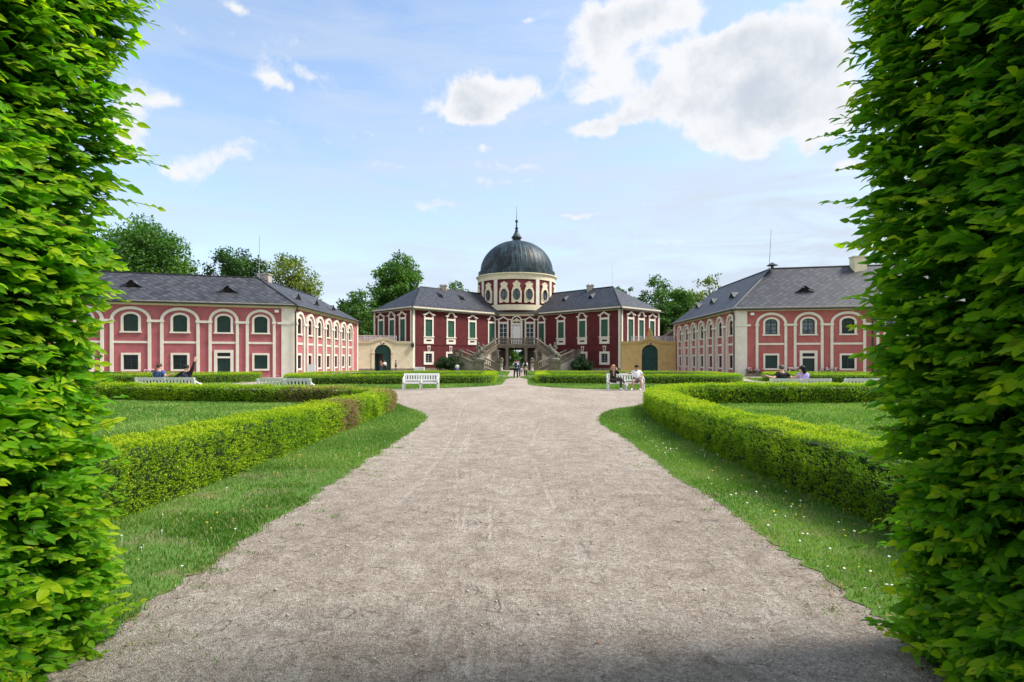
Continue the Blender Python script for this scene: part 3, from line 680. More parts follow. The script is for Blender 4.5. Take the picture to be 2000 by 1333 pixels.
far_hedge('box hedge along the pink house with green shutters, behind the waving person', [(-38, 38.0), (-30, 39.5), (-24, 41.0), (-21.6, 42.4), (-20.9, 44.6), (-21.5, 46.6), (-24, 47.0), (-30, 45.4), (-38, 43)])
far_hedge('box hedge before the pink house with pink geraniums, behind the man in black', [(38, 38.5), (28, 40.3), (22.4, 41.2), (20.6, 42.2), (20.1, 44.6), (20.8, 46.8), (23, 47.6), (30, 46.6), (38, 45)])
# ---------------------------------------------------------------- tall hornbeam hedges either side of the viewpoint
def leaf_template(nl=8, nw=3):
    ts = np.linspace(0, 1, nl); V, UV = [], []
    for t in ts:
        wd = .29 * (math.sin(PI * t**.82) ** .8) * (1 - .25 * t) if 0 < t < 1 else .003
        for j in range(-nw, nw + 1):
            x = j / nw
            ser = .018 * (1 if abs(j) == nw and int(t * 40) % 2 else 0)
            V.append((x * (wd + ser), t, abs(x) * wd * .42 - .16 * t * t + .012 * math.sin(t * 34 - abs(x) * 9)))
            UV.append((.5 + .5 * x * wd / .29, t))
    m = 2 * nw + 1
    Fa = [(i*m + j, i*m + j + 1, (i+1)*m + j + 1, (i+1)*m + j) for i in range(nl - 1) for j in range(m - 1)]
    return np.array(V), np.array(UV), np.array(Fa)
LV, LUV, LF = leaf_template()
def hornbeam(side, label, xf, y0, y1, ztop):
    root = thing('hornbeam_hedge', label, 'hedge', (side * xf(0), (y0 + y1) / 2, 0), 0, 'tall hornbeam hedges framing the view')
    # dense inside: a solid dark body, gap shade put into its colour, well behind the leaf face
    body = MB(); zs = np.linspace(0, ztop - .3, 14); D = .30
    ring = lambda z: [(side*(xf(z) + D), y1 - D + .04), (side*(xf(z) + D), -9.0), (side*(xf(z) + 7.5), -9.0), (side*(xf(z) + 7.5), y1 - D + .04)]  # added on behind the camera, unseen, to keep sky light off the foreground
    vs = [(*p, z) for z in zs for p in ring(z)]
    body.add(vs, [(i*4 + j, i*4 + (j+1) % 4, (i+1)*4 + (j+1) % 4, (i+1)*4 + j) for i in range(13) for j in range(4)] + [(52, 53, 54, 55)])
    body.build('shade_core', MT['horn_core'], root)
    tw = MB(); Ps, As, Ns, Ls, Ts = [], [], [], [], []
    def shoot(p, d, n, gap, l0, fresh):
        p = np.array(p); d = np.array(d) / np.linalg.norm(d); pts = [p.copy()]
        for q in range(n):
            d = d + np.array([0, 0, -.018]) + RNG.normal(size=3) * .05; d /= np.linalg.norm(d)
            p = p + d * gap * RNG.uniform(.8, 1.2); pts.append(p.copy())
            sd_ = np.cross(d, [0, 0, 1]); sd_ /= max(np.linalg.norm(sd_), 1e-6)
            sg = 1 if q % 2 else -1
            last = q == n - 1
            ax = d * (.95 if not last else 2.5) + sd_ * sg * RNG.uniform(.3, 1.05) + np.array([0, 0, RNG.uniform(-.42, .22)])
            nr = np.array([0, 0, .75]) + RNG.normal(size=3) * .48 + np.array([side * -.42, -.48, 0])
            Ps.append(p + RNG.normal(size=3) * .003); As.append(ax); Ns.append(nr)
            f = q / max(1, n - 1)
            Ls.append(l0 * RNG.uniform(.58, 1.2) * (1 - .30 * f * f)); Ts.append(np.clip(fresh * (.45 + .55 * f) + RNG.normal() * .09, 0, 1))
        tip = p + d * gap * RNG.uniform(.3, 1.1); pts.append(tip)
        m = len(pts); tw.tube(pts, [.0022 * (1 - .7 * i / m) + .0006 for i in range(m)], 4, False)
    A = (ztop) * (y1 - y0 + .9)
    n_face = int(A * 320)
    for q in range(n_face):
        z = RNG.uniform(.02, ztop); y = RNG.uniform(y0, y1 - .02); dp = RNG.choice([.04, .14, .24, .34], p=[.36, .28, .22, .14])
        lump = (vnoise(np.array([y*1.0]), np.array([z]), 2.2, 31 + side)[0] - .5) * .22
        x = xf(z) + dp - lump
        yy = min(y, y1 - .10 - dp * .7)
        d = (-side * RNG.uniform(.6, 1.0), RNG.uniform(-.55, .65), RNG.uniform(-.30, .30))
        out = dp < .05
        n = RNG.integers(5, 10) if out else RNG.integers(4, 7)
        fresh = (RNG.uniform(.42, 1.12) if out else RNG.uniform(.0, .45)) * (1.0 if side < 0 else .95)  # deeper shoots and the right hedge darkened: shade put into the leaf tint
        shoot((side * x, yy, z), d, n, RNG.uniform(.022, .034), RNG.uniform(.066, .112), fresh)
    for q in range(int(ztop * .9 * 420)):      # the end towards the garden: seen edge-on, it makes the outline
        z = RNG.uniform(.02, ztop); x = xf(z) + RNG.uniform(-.02, .9); dp = RNG.uniform(.0, .3)
        d = (-side * RNG.uniform(.1, .9), RNG.uniform(.35, 1.0), RNG.uniform(-.30, .30))
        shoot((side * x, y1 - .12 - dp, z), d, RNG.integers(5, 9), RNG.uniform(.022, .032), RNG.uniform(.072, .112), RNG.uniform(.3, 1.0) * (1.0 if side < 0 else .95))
    for q in range(46):                        # long whips escaping the clipped face
        z = RNG.uniform(.1, ztop); y = y1 - RNG.uniform(0, .9)
        d = (-side * RNG.uniform(.7, 1.0), RNG.uniform(-.2, .5), RNG.uniform(-.08, .28))
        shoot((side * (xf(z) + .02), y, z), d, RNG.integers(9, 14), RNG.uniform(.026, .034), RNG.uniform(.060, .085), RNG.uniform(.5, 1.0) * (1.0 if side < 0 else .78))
    P, A_, N_, L_, T_ = (np.array(x) for x in (Ps, As, Ns, Ls, Ts))
    A_ = unit(A_); S = unit(np.cross(A_, N_)); N2 = np.cross(S, A_)
    n = len(P); curl = RNG.uniform(.1, 1.4, n); wdt = RNG.uniform(.85, 1.15, n)
    V = (P[:, None] + S[:, None] * (LV[None, :, 0:1] * wdt[:, None, None] * L_[:, None, None]) + A_[:, None] * (LV[None, :, 1:2] * L_[:, None, None])
         + N2[:, None] * (LV[None, :, 2:3] * (curl * L_)[:, None, None]))
    m = len(LV); Fa = (np.arange(n)[:, None, None] * m + LF[None]).reshape(-1, 4)
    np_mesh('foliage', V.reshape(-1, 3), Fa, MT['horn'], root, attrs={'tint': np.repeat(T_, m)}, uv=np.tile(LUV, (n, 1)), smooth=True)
    tw.build('twigs', MT['twig'], root)
    return root
XL = lambda z: 2.71 - .055 * max(0, z - 1.2) - .02 * math.sin(z * 2.3) - .07 * max(0, min(1, 1.1 - z))
XR = lambda z: 2.475 - .02 * max(0, min(1, z - 1.2)) - .10 * max(0, min(1, 1.1 - z)) - .115 * max(0, z - 1.0) + .04 * math.sin(z * 1.7 + 1)
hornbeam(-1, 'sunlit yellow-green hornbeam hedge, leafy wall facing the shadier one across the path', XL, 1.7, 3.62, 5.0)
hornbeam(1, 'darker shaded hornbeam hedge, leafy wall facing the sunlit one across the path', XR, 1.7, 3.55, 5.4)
# ---------------------------------------------------------------- trees
def tree(name, label, x, y, ztop, rad, zbase, m, seed, nclump=70, per=130, leaf=.34, hole=.25, sep=.8, trunk=True, group='park trees behind the buildings', squash=1.0):
    r = np.random.default_rng(seed); root = thing(name, label, 'tree', (x, y, 0), 0, group)
    zc = (ztop + zbase) / 2; hz = (ztop - zbase) / 2
    cl = []
    tries = 0
    while len(cl) < nclump and tries < 5000:
        tries += 1
        p = r.normal(size=3); p /= np.linalg.norm(p); p *= r.random() ** .42
        wz = 1 - .35 * max(0, p[2]) ** 2
        q = np.array([x + p[0]*rad*wz, y + p[1]*rad*wz*squash, zc + p[2]*hz])
        cr = rad * r.uniform(.16, .30)
        if all(np.linalg.norm(q - c[0]) > (cr + c[1]) * .5 * sep for c in cl): cl.append((q, cr))
    mb = MB(); tr = rad * .055 + .1
    top = np.array([x + r.normal() * .3, y, zbase + (ztop - zbase) * .62])
    mb.tube([(x, y, -.05), (x + r.normal()*.15, y, zbase*.5), (x + r.normal()*.25, y, zbase + .3), tuple((top + [x, y, zbase])/2 + r.normal(size=3)*.3), tuple(top)], [tr*1.35, tr, tr*.85, tr*.5, tr*.15], 9)
    mb.build('trunk', MT['bark'], root)
    lb = MB()
    for c, cr in cl[:int(len(cl) * .6)]:
        h0 = np.array([x, y, zbase + (c[2] - zbase) * r.uniform(.15, .55)]); mid = (h0 + c) / 2 + r.normal(size=3) * rad * .05; mid[2] += rad * .05
        lb.tube([h0, mid, c], [tr * .33, tr * .2, .03], 5, False)
    lb.build('limbs', MT['bark'], root)
    P, N, T_ = [], [], []
    for c, cr in cl:
        k_ = int(per * (cr / (rad * .23)) ** 2)
        d = r.normal(size=(k_, 3)); d /= np.linalg.norm(d, axis=1, keepdims=True); d *= (r.random((k_, 1)) ** .45)
        p = c + d * cr * np.array([1.15, 1.15, .82]); keep = r.random(k_) > hole
        P.append(p[keep]); N.append(d[keep]); T_.append(np.full(keep.sum(), r.uniform(.15, .75)))
    P, N, T_ = np.concatenate(P), np.concatenate(N), np.concatenate(T_); n = len(P)
    ax = unit(r.normal(size=(n, 3)) + N * .5 + np.array([0, 0, -.25])); nr = unit(N + r.normal(size=(n, 3)) * .5 + np.array([0, 0, .5]))
    Lf = leaf * r.uniform(.6, 1.4, n); v, f = leaf_quads(P, ax, nr, Lf, Lf * .7)
    np_mesh('crown', v, f, MT[m], root, attrs={'tint': np.repeat(np.clip(T_ + r.normal(size=n) * .14, 0, 1), 4)})
    return root
def zat(v, y): return H + (V0 - v) / F * y
def xat(u, y): return (u - U0) / F * y
def tr(name, label, u, vtop, hw, vbase, y, m, seed, **kw_):
    return tree(name, label, xat(u, y), y, zat(vtop, y), hw / F * y, zat(vbase, y), m, seed, **kw_)
tr('broadleaf_tree', 'broad fresh-green tree behind the pink house roof, nearest the sunlit hornbeam', 285, 434, 76, 565, 84, 'oak_leaf', 1, nclump=120, per=170, leaf=.36, hole=.15)
tr('broadleaf_tree', 'low green tree poking just above the slate roof beside the broad tree', 358, 518, 32, 580, 88, 'oak_leaf', 2, nclump=40, per=110, leaf=.36)
tr('broadleaf_tree', 'dark green tree with open gaps standing left of the lightning rod', 464, 480, 56, 600, 92, 'dark_leaf', 3, nclump=80, per=150, leaf=.38, hole=.2)
tr('broadleaf_tree', 'yellowish airy tree standing behind the roof corner chimney', 565, 496, 54, 610, 95, 'light_leaf', 4, nclump=70, per=110, leaf=.36, hole=.3)
tr('broadleaf_tree', 'thin yellowish tree showing over the far end of the pink house roof', 612, 545, 24, 640, 99, 'light_leaf', 5, nclump=26, per=60, leaf=.34, hole=.4)
tr('broadleaf_tree', 'low light green tree between the pink house and the red palace', 704, 562, 44, 725, 101, 'oak_leaf', 6, nclump=80, per=130, leaf=.38, hole=.15)
tr('broadleaf_tree', 'tall dark tree rising behind the palace roof hip', 782, 495, 58, 690, 112, 'oak_leaf', 7, nclump=150, per=170, leaf=.46, hole=.08)
tr('broadleaf_tree', 'small tree showing behind the palace chimney near the dome', 884, 543, 30, 640, 120, 'oak_leaf', 8, nclump=40, per=90, leaf=.4, hole=.3)
tr('broadleaf_tree', 'shadowy tree behind the gate wall, in the gap between house and palace', 672, 572, 30, 725, 112, 'dark_leaf', 9, nclump=60, per=120, leaf=.42)
tr('broadleaf_tree', 'small dark tree peeping over the palace roof near its second chimney', 1216, 546, 26, 640, 112, 'dark_leaf', 10, nclump=40, per=90, leaf=.4, hole=.3)
tr('broadleaf_tree', 'airy tree with bare twigs above the ochre gate wall', 1288, 538, 48, 690, 106, 'oak_leaf', 11, nclump=100, per=120, leaf=.40, hole=.28)
tr('broadleaf_tree', 'dense mid green tree between the palace and the shuttered ochre gate house', 1330, 562, 44, 720, 101, 'oak_leaf', 12, nclump=90, per=150, leaf=.4, hole=.1)
tr('broadleaf_tree', 'sparse tree with scattered leaves above the long slate roof', 1388, 523, 36, 650, 98, 'light_leaf', 13, nclump=34, per=44, leaf=.42, hole=.5)
tr('broadleaf_tree', 'dark tree low behind the ochre gate wall', 1290, 600, 34, 730, 98, 'dark_leaf', 14, nclump=60, per=130, leaf=.4)
tr('broadleaf_tree', 'rounded green tree filling the gap beyond the palace end wall', 1322, 575, 40, 725, 118, 'oak_leaf', 18, nclump=90, per=150, leaf=.44, hole=.08)
tr('broadleaf_tree', 'wide pale tree low over the ridge of the blue-grey slate roof', 1345, 556, 40, 700, 112, 'light_leaf', 19, nclump=70, per=120, leaf=.42, hole=.2)
tr('broadleaf_tree', 'low broad tree joining the dark tree and the pink house gable', 735, 590, 40, 725, 116, 'dark_leaf', 20, nclump=90, per=150, leaf=.44, hole=.08)
# park seen through the arch under the landing
tr('broadleaf_tree', 'fresh green park tree seen through the passage under the landing', 990, 640, 26, 728, 150, 'oak_leaf', 15, nclump=60, per=110, leaf=.5)
tr('broadleaf_tree', 'dark park tree seen through the passage beside a bright gap', 1030, 645, 15, 730, 140, 'dark_leaf', 16, nclump=50, per=110, leaf=.5)
far = tr('broadleaf_tree', 'distant bluish park tree closing the view through the passage', 1012, 690, 22, 724, 230, 'shrub_leaf', 17, nclump=40, per=90, leaf=.7)
def shrub(label, u, hw, vtop, y, seed):
    root = tree('shrub', label, xat(u, y), y, zat(vtop, y), hw / F * y, .05, 'shrub_leaf', seed, nclump=60, per=130, leaf=.16, hole=.05, group='dark bushes by the staircase')
    root['category'] = 'bush'
shrub('rounded dark bush beside the crouching visitor in white', 876, 26, 698, 83.0, 41)
shrub('rounded dark bush under the palace stairs, nearer the ochre gate', 1137, 23, 699, 83.0, 42)
# ---------------------------------------------------------------- shapes used on facades
def rect(s0, s1, z0, z1): return [(s0, z0), (s1, z0), (s1, z1), (s0, z1)]
def arc(sc, hw, z, rise, n=12, a0=PI, a1=0.0):
    return [(sc + hw * math.cos(a0 + (a1 - a0) * i / n), z + rise * math.sin(a0 + (a1 - a0) * i / n)) for i in range(n + 1)]
def arched(sc, hw, z0, zs, rise, n=12):           # outline of an arched opening, starting at the lower left
    return [(sc - hw, z0)] + arc(sc, hw, zs, rise, n) + [(sc + hw, z0)]
def oval(sc, zc, a, b, n=20): return [(sc + a * math.cos(2*PI*i/n), zc + b * math.sin(2*PI*i/n)) for i in range(n)]
def leaves(T, parent, s0, s1, z0, z1, o, m, rail=(.5,), top=None):
    """a pair of shutters, each its own mesh"""
    c = (s0 + s1) / 2
    for a, b in ((s0 + .015, c - .012), (c + .012, s1 - .015)):
        mb = MB().bx(T, a, b, z0, z1, o - .05, o)
        w = b - a; f = .07
        mb.bx(T, a, a + f, z0, z1, o + .002, o + .028); mb.bx(T, b - f, b, z0, z1, o + .002, o + .028)
        for q in [0] + list(rail) + [1]:
            zz = z0 + (z1 - z0 - .09) * q; mb.bx(T, a + f + .001, b - f - .001, zz, zz + .09, o + .003, o + .027)
        nz = int((z1 - z0) / .14)
        for j in range(nz):
            zz = z0 + .1 + j * .14
            if zz < z1 - .12: mb.bx(T, a + f + .002, b - f - .002, zz, zz + .05, o + .001, o + .015)
        mb.build('shutter', m, parent)
def sash(T, parent, s0, s1, z0, z1, o, m, rows, mid=True, arch=None):
    mb = MB(); w = .055
    for a, b in ((s0, s0 + w), (s1 - w, s1)): mb.bx(T, a, b, z0, z1, o, o + .05)
    mb.bx(T, s0 + w, s1 - w, z0, z0 + w, o, o + .049); 
    if not arch: mb.bx(T, s0 + w, s1 - w, z1 - w, z1, o, o + .049)
    c = (s0 + s1) / 2
    if mid: mb.bx(T, c - w*.65, c + w*.65, z0 + w, (arch if arch else z1 - w), o + .001, o + .055)
    for q in range(1, rows):
        zz = z0 + (z1 - z0) * q / rows; mb.bx(T, s0 + w, s1 - w, zz - .022, zz + .022, o + .002, o + .04)
    if arch:
        hw = (s1 - s0) / 2
        mb.ring(T, arc(c, hw, z1, arch - z1), arc(c, hw - w, z1, arch - z1 - w), o, o + .05)
        mb.bx(T, s0 + w, s1 - w, z1 - .03, z1 + .03, o + .003, o + .045)
    return mb.build('sash', m, parent)
# ================================================================ the red palace
PAL = thing('palace', 'dark red two-storey palace with a copper dome over its white-trimmed drum', 'palace', (0, 95, 0))
A0, B0 = np.array([-15.2, 82.9]), np.array([-3.5, 95.1]); dv = (B0 - A0) / np.linalg.norm(B0 - A0); pv = np.array([-dv[1], dv[0]])
WW = 10.2; A1, B1 = A0 + pv * WW, B0 + pv * WW
mirr = lambda p: (-p[0], p[1])
EZ = 9.5
def pediment(mb, T, s, z, hw, seg, th=.16):
    if seg:
        o = [(s - hw, z)] + [(s - hw*.66, z + .04)] + arc(s, hw*.62, z + .06, .52, 8) + [(s + hw*.66, z + .04), (s + hw, z)]
        i = [(s - hw*.98, z - th)] + [(s - hw*.6, z - th)] + arc(s, hw*.5, z - .06, .46, 8) + [(s + hw*.6, z - th), (s + hw*.98, z - th)]
    else:
        o = [(s - hw, z), (s - hw*.55, z + .12), (s, z + .50), (s + hw*.55, z + .12), (s + hw, z)]
        i = [(s - hw*.98, z - th), (s - hw*.5, z - th*.35), (s, z + .26), (s + hw*.5, z - th*.35), (s + hw*.98, z - th)]
    mb.ring(T, o, i, 0, .24)
def palace_window(T, s, seg, bottom=5.12, kind='shutter'):
    mb = MB(); hw = .64; z1 = 7.68; zj = 4.02 if bottom < 5 else 4.05
    for a, b in ((s - .88, s - hw), (s + hw, s + .88)): mb.bx(T, a, b, zj if bottom < 5 else 5.14, 8.28, .0, .10)
    for a, b in ((s - 1.0, s - hw + .04), (s + hw - .04, s + 1.0)): mb.bx(T, a, b, 8.28, 8.40, .0, .17)
    mb.bx(T, s - hw, s + hw, z1, z1 + .30, 0, .09)
    if bottom > 5:
        mb.sheet(T, rect(s - .92, s + .92, 4.05, 5.0), [[(s - .52, 4.55)] + arc(s - .42, .1, 4.55, .13, 4, PI, PI/2)[1:] + arc(s + .42, .1, 4.55, .13, 4, PI/2, 0) + arc(s + .42, .1, 4.55, .13, 4, 0, -PI/2)[1:] + arc(s - .42, .1, 4.55, .13, 4, -PI/2, -PI)[:-1]], .09, .07)
        for e in (-1, 1): mb.bx(T, *sorted((s + e*.921, s + e*.915)), 4.05, 5.0, 0, .088)
        mb.bx(T, s - 1.0, s + 1.0, 5.0, 5.14, 0, .19)
    pediment(mb, T, s, 8.42, 1.1, seg)
    w = mb.build('window', MT['white_plaster'], PAL)
    if kind == 'shutter': leaves(T, w, s - hw, s + hw, bottom, z1, -.06, MT['green_paint'], (.48,))
    else:
        MB().bx(T, s - hw, s + hw, bottom, z1, -.16, -.12).build('pane', MT['glass'], w)
        sash(T, w, s - hw, s + hw, bottom, z1, -.11, MT['white_paint'], 5)
    return rect(s - hw, s + hw, bottom, z1)
def ground_window(T, s):
    mb = MB()
    mb.sheet(T, rect(s - .93, s + .93, .92, 2.9), [rect(s - .6, s + .6, 1.25, 2.59)], .10, .10)
    mb.ring(T, rect(s - .93, s + .93, .92, 2.9), rect(s - .925, s + .925, .925, 2.895), 0, .098, True)
    mb.prism(T, [(s - .16, 2.9), (s + .16, 2.9), (s + .30, 3.75), (s - .30, 3.75)], 0, .12)
    w = mb.build('window', MT['white_plaster'], PAL)
    MB().prism(T, [(s - .08, 3.0), (s + .08, 3.0), (s + .17, 3.62), (s - .17, 3.62)], .121, .135).build('keystone_panel', MT['red_plaster'], w)
    MB().bx(T, s - .6, s + .6, 1.25, 2.59, -.16, -.12).build('pane', MT['glass'], w)
    sash(T, w, s - .6, s + .6, 1.25, 2.59, -.10, MT['iron_work'], 4)
    return rect(s - .6, s + .6, 1.25, 2.59)
def hip_roof_pt(sx, a, b, h):    # a along the wing from its outer corner, b across, at roof height
    p = A0 + dv * a + pv * b; return (-sx * p[0], p[1], EZ + h)
HOOK = []
def snow_hook(parent, p):
    if not HOOK:
        o = MB().add([(-.07, -.05, -.02), (.07, -.05, -.02), (.07, .06, .02), (-.07, .06, .02), (-.05, -.01, .13), (.05, -.01, .13)], [(0,1,5,4), (1,2,5), (2,3,4,5), (3,0,4), (3,2,1,0)]).build('snow_guard', MT['dark_metal'], parent, local=True); HOOK.append(o)
    else: o = HOOK[0].copy(); COL.objects.link(o); o.parent = parent
    o.location = Vector(p) - root_off(parent)
roofs, trim, cornice, plinth = MB(), MB(), MB(), MB()
for sx in (-1, 1):
    fr = Fac(A0, B0) if sx < 0 else Fac(mirr(B0), mirr(A0))
    en = Fac(A1, A0) if sx < 0 else Fac(mirr(A0), mirr(A1))
    holes = []
    for q, du in enumerate((172, 128.6, 87, 48.8)):
        s = fr.s_at(U0 + sx * du)
        holes.append(palace_window(fr, s, q % 2 == 1, 5.12 if q < 3 else 4.05))
    for du in (172, 129.3): holes.append(ground_window(fr, fr.s_at(U0 + sx * du)))
    w = MB().sheet(fr, rect(0, fr.L, 0, EZ), holes, 0, .2); eh = []
    for q, du in enumerate((264, 243, 222.2)): eh.append(palace_window(en, en.s_at(U0 + sx * du), q % 2 == 1, 4.3))
    w.sheet(en, rect(0, en.L, 0, EZ), eh, 0, .2)
    rb = Fac(B1, A1) if sx < 0 else Fac(mirr(A1), mirr(B1))
    w.sheet(rb, rect(0, rb.L, 0, EZ), [])
    w.build('wall', MT['red_plaster'], PAL)
    for T in (fr, en):
        e0, e1 = (-.0, T.L + .0)
        cornice.bx(T, e0, e1, 8.98, 9.28, .0, .10); cornice.bx(T, e0, e1, 9.28, 9.46, 0, .30)
        plinth.bx(T, e0, e1, 0, .42, 0, .07)
        for a, b in ((0.02, .42), (T.L - .42, T.L - .02)):
            if T is en or (sx < 0) == (a < 1): trim.bx(T, a, b, .42, 8.98, 0, .07)
    MB().bx(fr, .43 if sx < 0 else 0, fr.L if sx < 0 else fr.L - .43, 3.86, 4.0, 0, .06).build('string_course', MT['red_plaster'], PAL)
    # roof: front slope, hip, rear slope
    o = .55; hz = .42
    sl = 3.76 / (WW / 2); e = -sl * o
    f0, f1 = hip_roof_pt(sx, -o, -o, e), hip_roof_pt(sx, 17.2, -o, e)
    r0, r1 = hip_roof_pt(sx, 5.2, WW/2, 3.76), hip_roof_pt(sx, 22.5, WW/2, 3.76)
    vv = hip_roof_pt(sx, 19.2, 1.2, sl * 1.2); g0, g1 = hip_roof_pt(sx, -o, WW + o, e), hip_roof_pt(sx, 20, WW + o, e)
    dd = (sx * -dv[0], dv[1], 0); ee = (sx * -pv[0], pv[1], 0)
    roofs.plane_uv([f0, f1, vv, r1, r0], dd); roofs.plane_uv([f0, r0, g0], ee); roofs.plane_uv([g0, r0, r1, g1], dd)
    gut = MB()
    gut.tube([Vector(f1) + Vector((0, 0, .02)), Vector(f0) + Vector((0, 0, .02)), Vector(g0) + Vector((0, 0, .02))], .085, 6)
    co = Vector(f0); base = Vector((-sx * A0[0], A0[1] - .18, 0))
    gut.tube([co + Vector((0, 0, -.05)), base + Vector((0, 0, 8.9)), base + Vector((0, 0, .1))], .075, 8)
    gut.build('gutter', MT['dark_metal'], PAL)
    rd = MB(); rd.tube([r0, r1], .10, 6); rd.tube([f0, r0], .08, 6); rd.build('ridge_cap', MT['slate'], PAL)
    for q in range(26):          # snow hooks along the eaves
        snow_hook(PAL, hip_roof_pt(sx, .3 + q * .66, .25 + .22 * (q % 2), sl * (.25 + .22 * (q % 2))))
    # chimney and hatches
    cu = 866 if sx < 0 else 1152.5
    p = ray_plane(cu, 566, r0, (sx * -pv[0], pv[1], 0)); ch = MB()
    ch.box(p.x - .52, p.x + .52, p.y - .45, p.y + .45, p.z - 1.2, p.z + .55); ch.box(p.x - .62, p.x + .62, p.y - .55, p.y + .55, p.z + .55, p.z + .68)
    for e_ in (-.3, .3): ch.box(p.x + e_ - .12, p.x + e_ + .12, p.y - .25, p.y + .25, p.z + .68, p.z + .86)
    ch.build('chimney', MT['grey_plaster'], PAL)
    for (u, v) in (((862, 582), (904, 587)) if sx < 0 else ((1101, 588), (1153, 583))):
        q = ray_plane(u, v, f0, (Vector(f1) - Vector(f0)).cross(Vector(r0) - Vector(f0)))
        al = Vector(dd).normalized(); inw = Vector((sx * -pv[0], pv[1], 0)); h = MB()
        fl, frr, tp = q - al * .6 - Vector((0, 0, .1)), q + al * .6 - Vector((0, 0, .1)), q + Vector((0, 0, .55)); bk = q + inw * 1.3 + Vector((0, 0, 1.3 * sl + .02))
        h.add([fl, frr, tp, bk], [(0, 2, 3), (1, 3, 2)]); hh = h.build('roof_hatch', MT['slate'], PAL)
        MB().add([fl + al*.2 + inw*.03 + Vector((0,0,.1)), frr - al*.2 + inw*.03 + Vector((0,0,.1)), tp + inw*.03 - Vector((0,0,.14))], [(0, 1, 2)]).build('opening', MT['dark_void'], hh)
trim.build('corner_strip', MT['white_plaster'], PAL)
# middle part with the passage
ce = Fac((-3.5, 95.1), (3.5, 95.1)); X = lambda x: x + 3.5
holes = [rect(X(-1.3), X(1.3), 0.01, 3.5), rect(X(-3.0), X(-1.85), .01, 3.4), rect(X(1.85), X(3.0), .01, 3.4), rect(X(-.67), X(.67), 4.0, 7.5)]
for e in (-1, 1): holes.append(palace_window(ce, X(e * 2.22), False, 4.0, 'sash'))
MB().sheet(ce, rect(0, 7, 0, EZ), holes, 0, .25).build('wall', MT['red_plaster'], PAL); w = MB()
bk = Fac((7, 109), (-7, 109)); w.sheet(bk, rect(0, 14, 0, EZ), [rect(5.7, 8.3, .01, 3.5)], 0, .25)
w.sheet(Fac((-7, 109), tuple(B1)), rect(0, math.hypot(B1[0]+7, B1[1]-109), 0, EZ), []); w.sheet(Fac(mirr(B1), (7, 109)), rect(0, math.hypot(B1[0]+7, B1[1]-109), 0, EZ), [])
w.build('rear_wall', MT['red_plaster'], PAL)
tn = MB()
for e in (-1, 1):
    tn.add([(e*1.3, 95.1, 0), (e*1.3, 109, 0), (e*1.3, 109, 3.5), (e*1.3, 95.1, 3.5)], [(0, 1, 2, 3)])
    tn.add([(e*1.85, 96.8, 0), (e*3.0, 96.8, 0), (e*3.0, 96.8, 3.4), (e*1.85, 96.8, 3.4), (e*1.85, 95.35, 0), (e*3, 95.35, 0), (e*3, 95.35, 3.4), (e*1.85, 95.35, 3.4)], [(0,1,2,3), (0,4,7,3), (1,5,6,2), (3,2,6,7)])
tn.add([(-1.3, 95.1, 3.5), (1.3, 95.1, 3.5), (1.3, 109, 3.5), (-1.3, 109, 3.5)], [(0, 1, 2, 3)])
tn.build('passage', MT['grey_plaster'], PAL)
cornice.bx(ce, 0, 7, 8.98, 9.28, 0, .10); cornice.bx(ce, 0, 7, 9.28, 9.46, 0, .30)
cornice.build('cornice', MT['cream_plaster'], PAL); plinth.build('plinth', MT['stone'], PAL)
roofs.plane_uv([(-3.5 - .2, 94.6, EZ - .1), (3.5 + .2, 94.6, EZ - .1), (2.7, 97.4, 10.2), (-2.7, 97.4, 10.2)], (1, 0, 0))
roofs.plane_uv([(*B1, EZ + .3), (-7, 109.4, EZ + .1), (7, 109.4, EZ + .1), (*mirr(B1), EZ + .3), (3, 97, EZ + .5), (-3, 97, EZ + .5)], (1, 0, 0))
roofs.build('roof', MT['slate'], PAL)
MB().tube([(-3.7, 94.55, EZ - .06), (3.7, 94.55, EZ - .06)], .085, 6).build('gutter', MT['dark_metal'], PAL)
# balcony door with its carved arch
mb = MB()
for a, b in ((-.98, -.67), (.67, .98)): mb.bx(ce, X(a), X(b), 4.0, 8.28, 0, .10)
for a, b in ((-1.1, -.62), (.62, 1.1)): mb.bx(ce, X(a), X(b), 8.28, 8.40, 0, .17)
mb.bx(ce, X(-.67), X(.67), 7.5, 7.8, 0, .09); pediment(mb, ce, X(0), 8.42, 1.2, True)
dr = mb.build('door', MT['white_plaster'], PAL)
for a, b in ((-.66, -.01), (.01, .66)):
    lf = MB().bx(ce, X(a), X(b), 4.0, 7.5, -.2, -.14)
    for z0, z1 in ((4.2, 5.1), (5.25, 6.3), (6.45, 7.3)): lf.bx(ce, X(a) + .12, X(b) - .12, z0, z1, -.139, -.11)
    lf.build('door_leaf', MT['white_paint'], dr)
cr = MB()
for q in range(7): cr.ball((-.54 + q * .18, 94.98, 8.02 + .30 * math.sin(PI * (q + .5) / 7)), (.13, .08, .16), 8, 6)
cr.ball((0, 94.98, 8.25), (.24, .1, .34), 8, 6); cr.build('carved_relief', MT['cream_plaster'], dr)
hd = MB()
for e in (-.09, .09): hd.tube([(e, 94.90 + .33, 4.55), (e, 94.9 + .33, 4.75)], .03, 6)
hd.build('handle', MT['dark_metal'], dr)
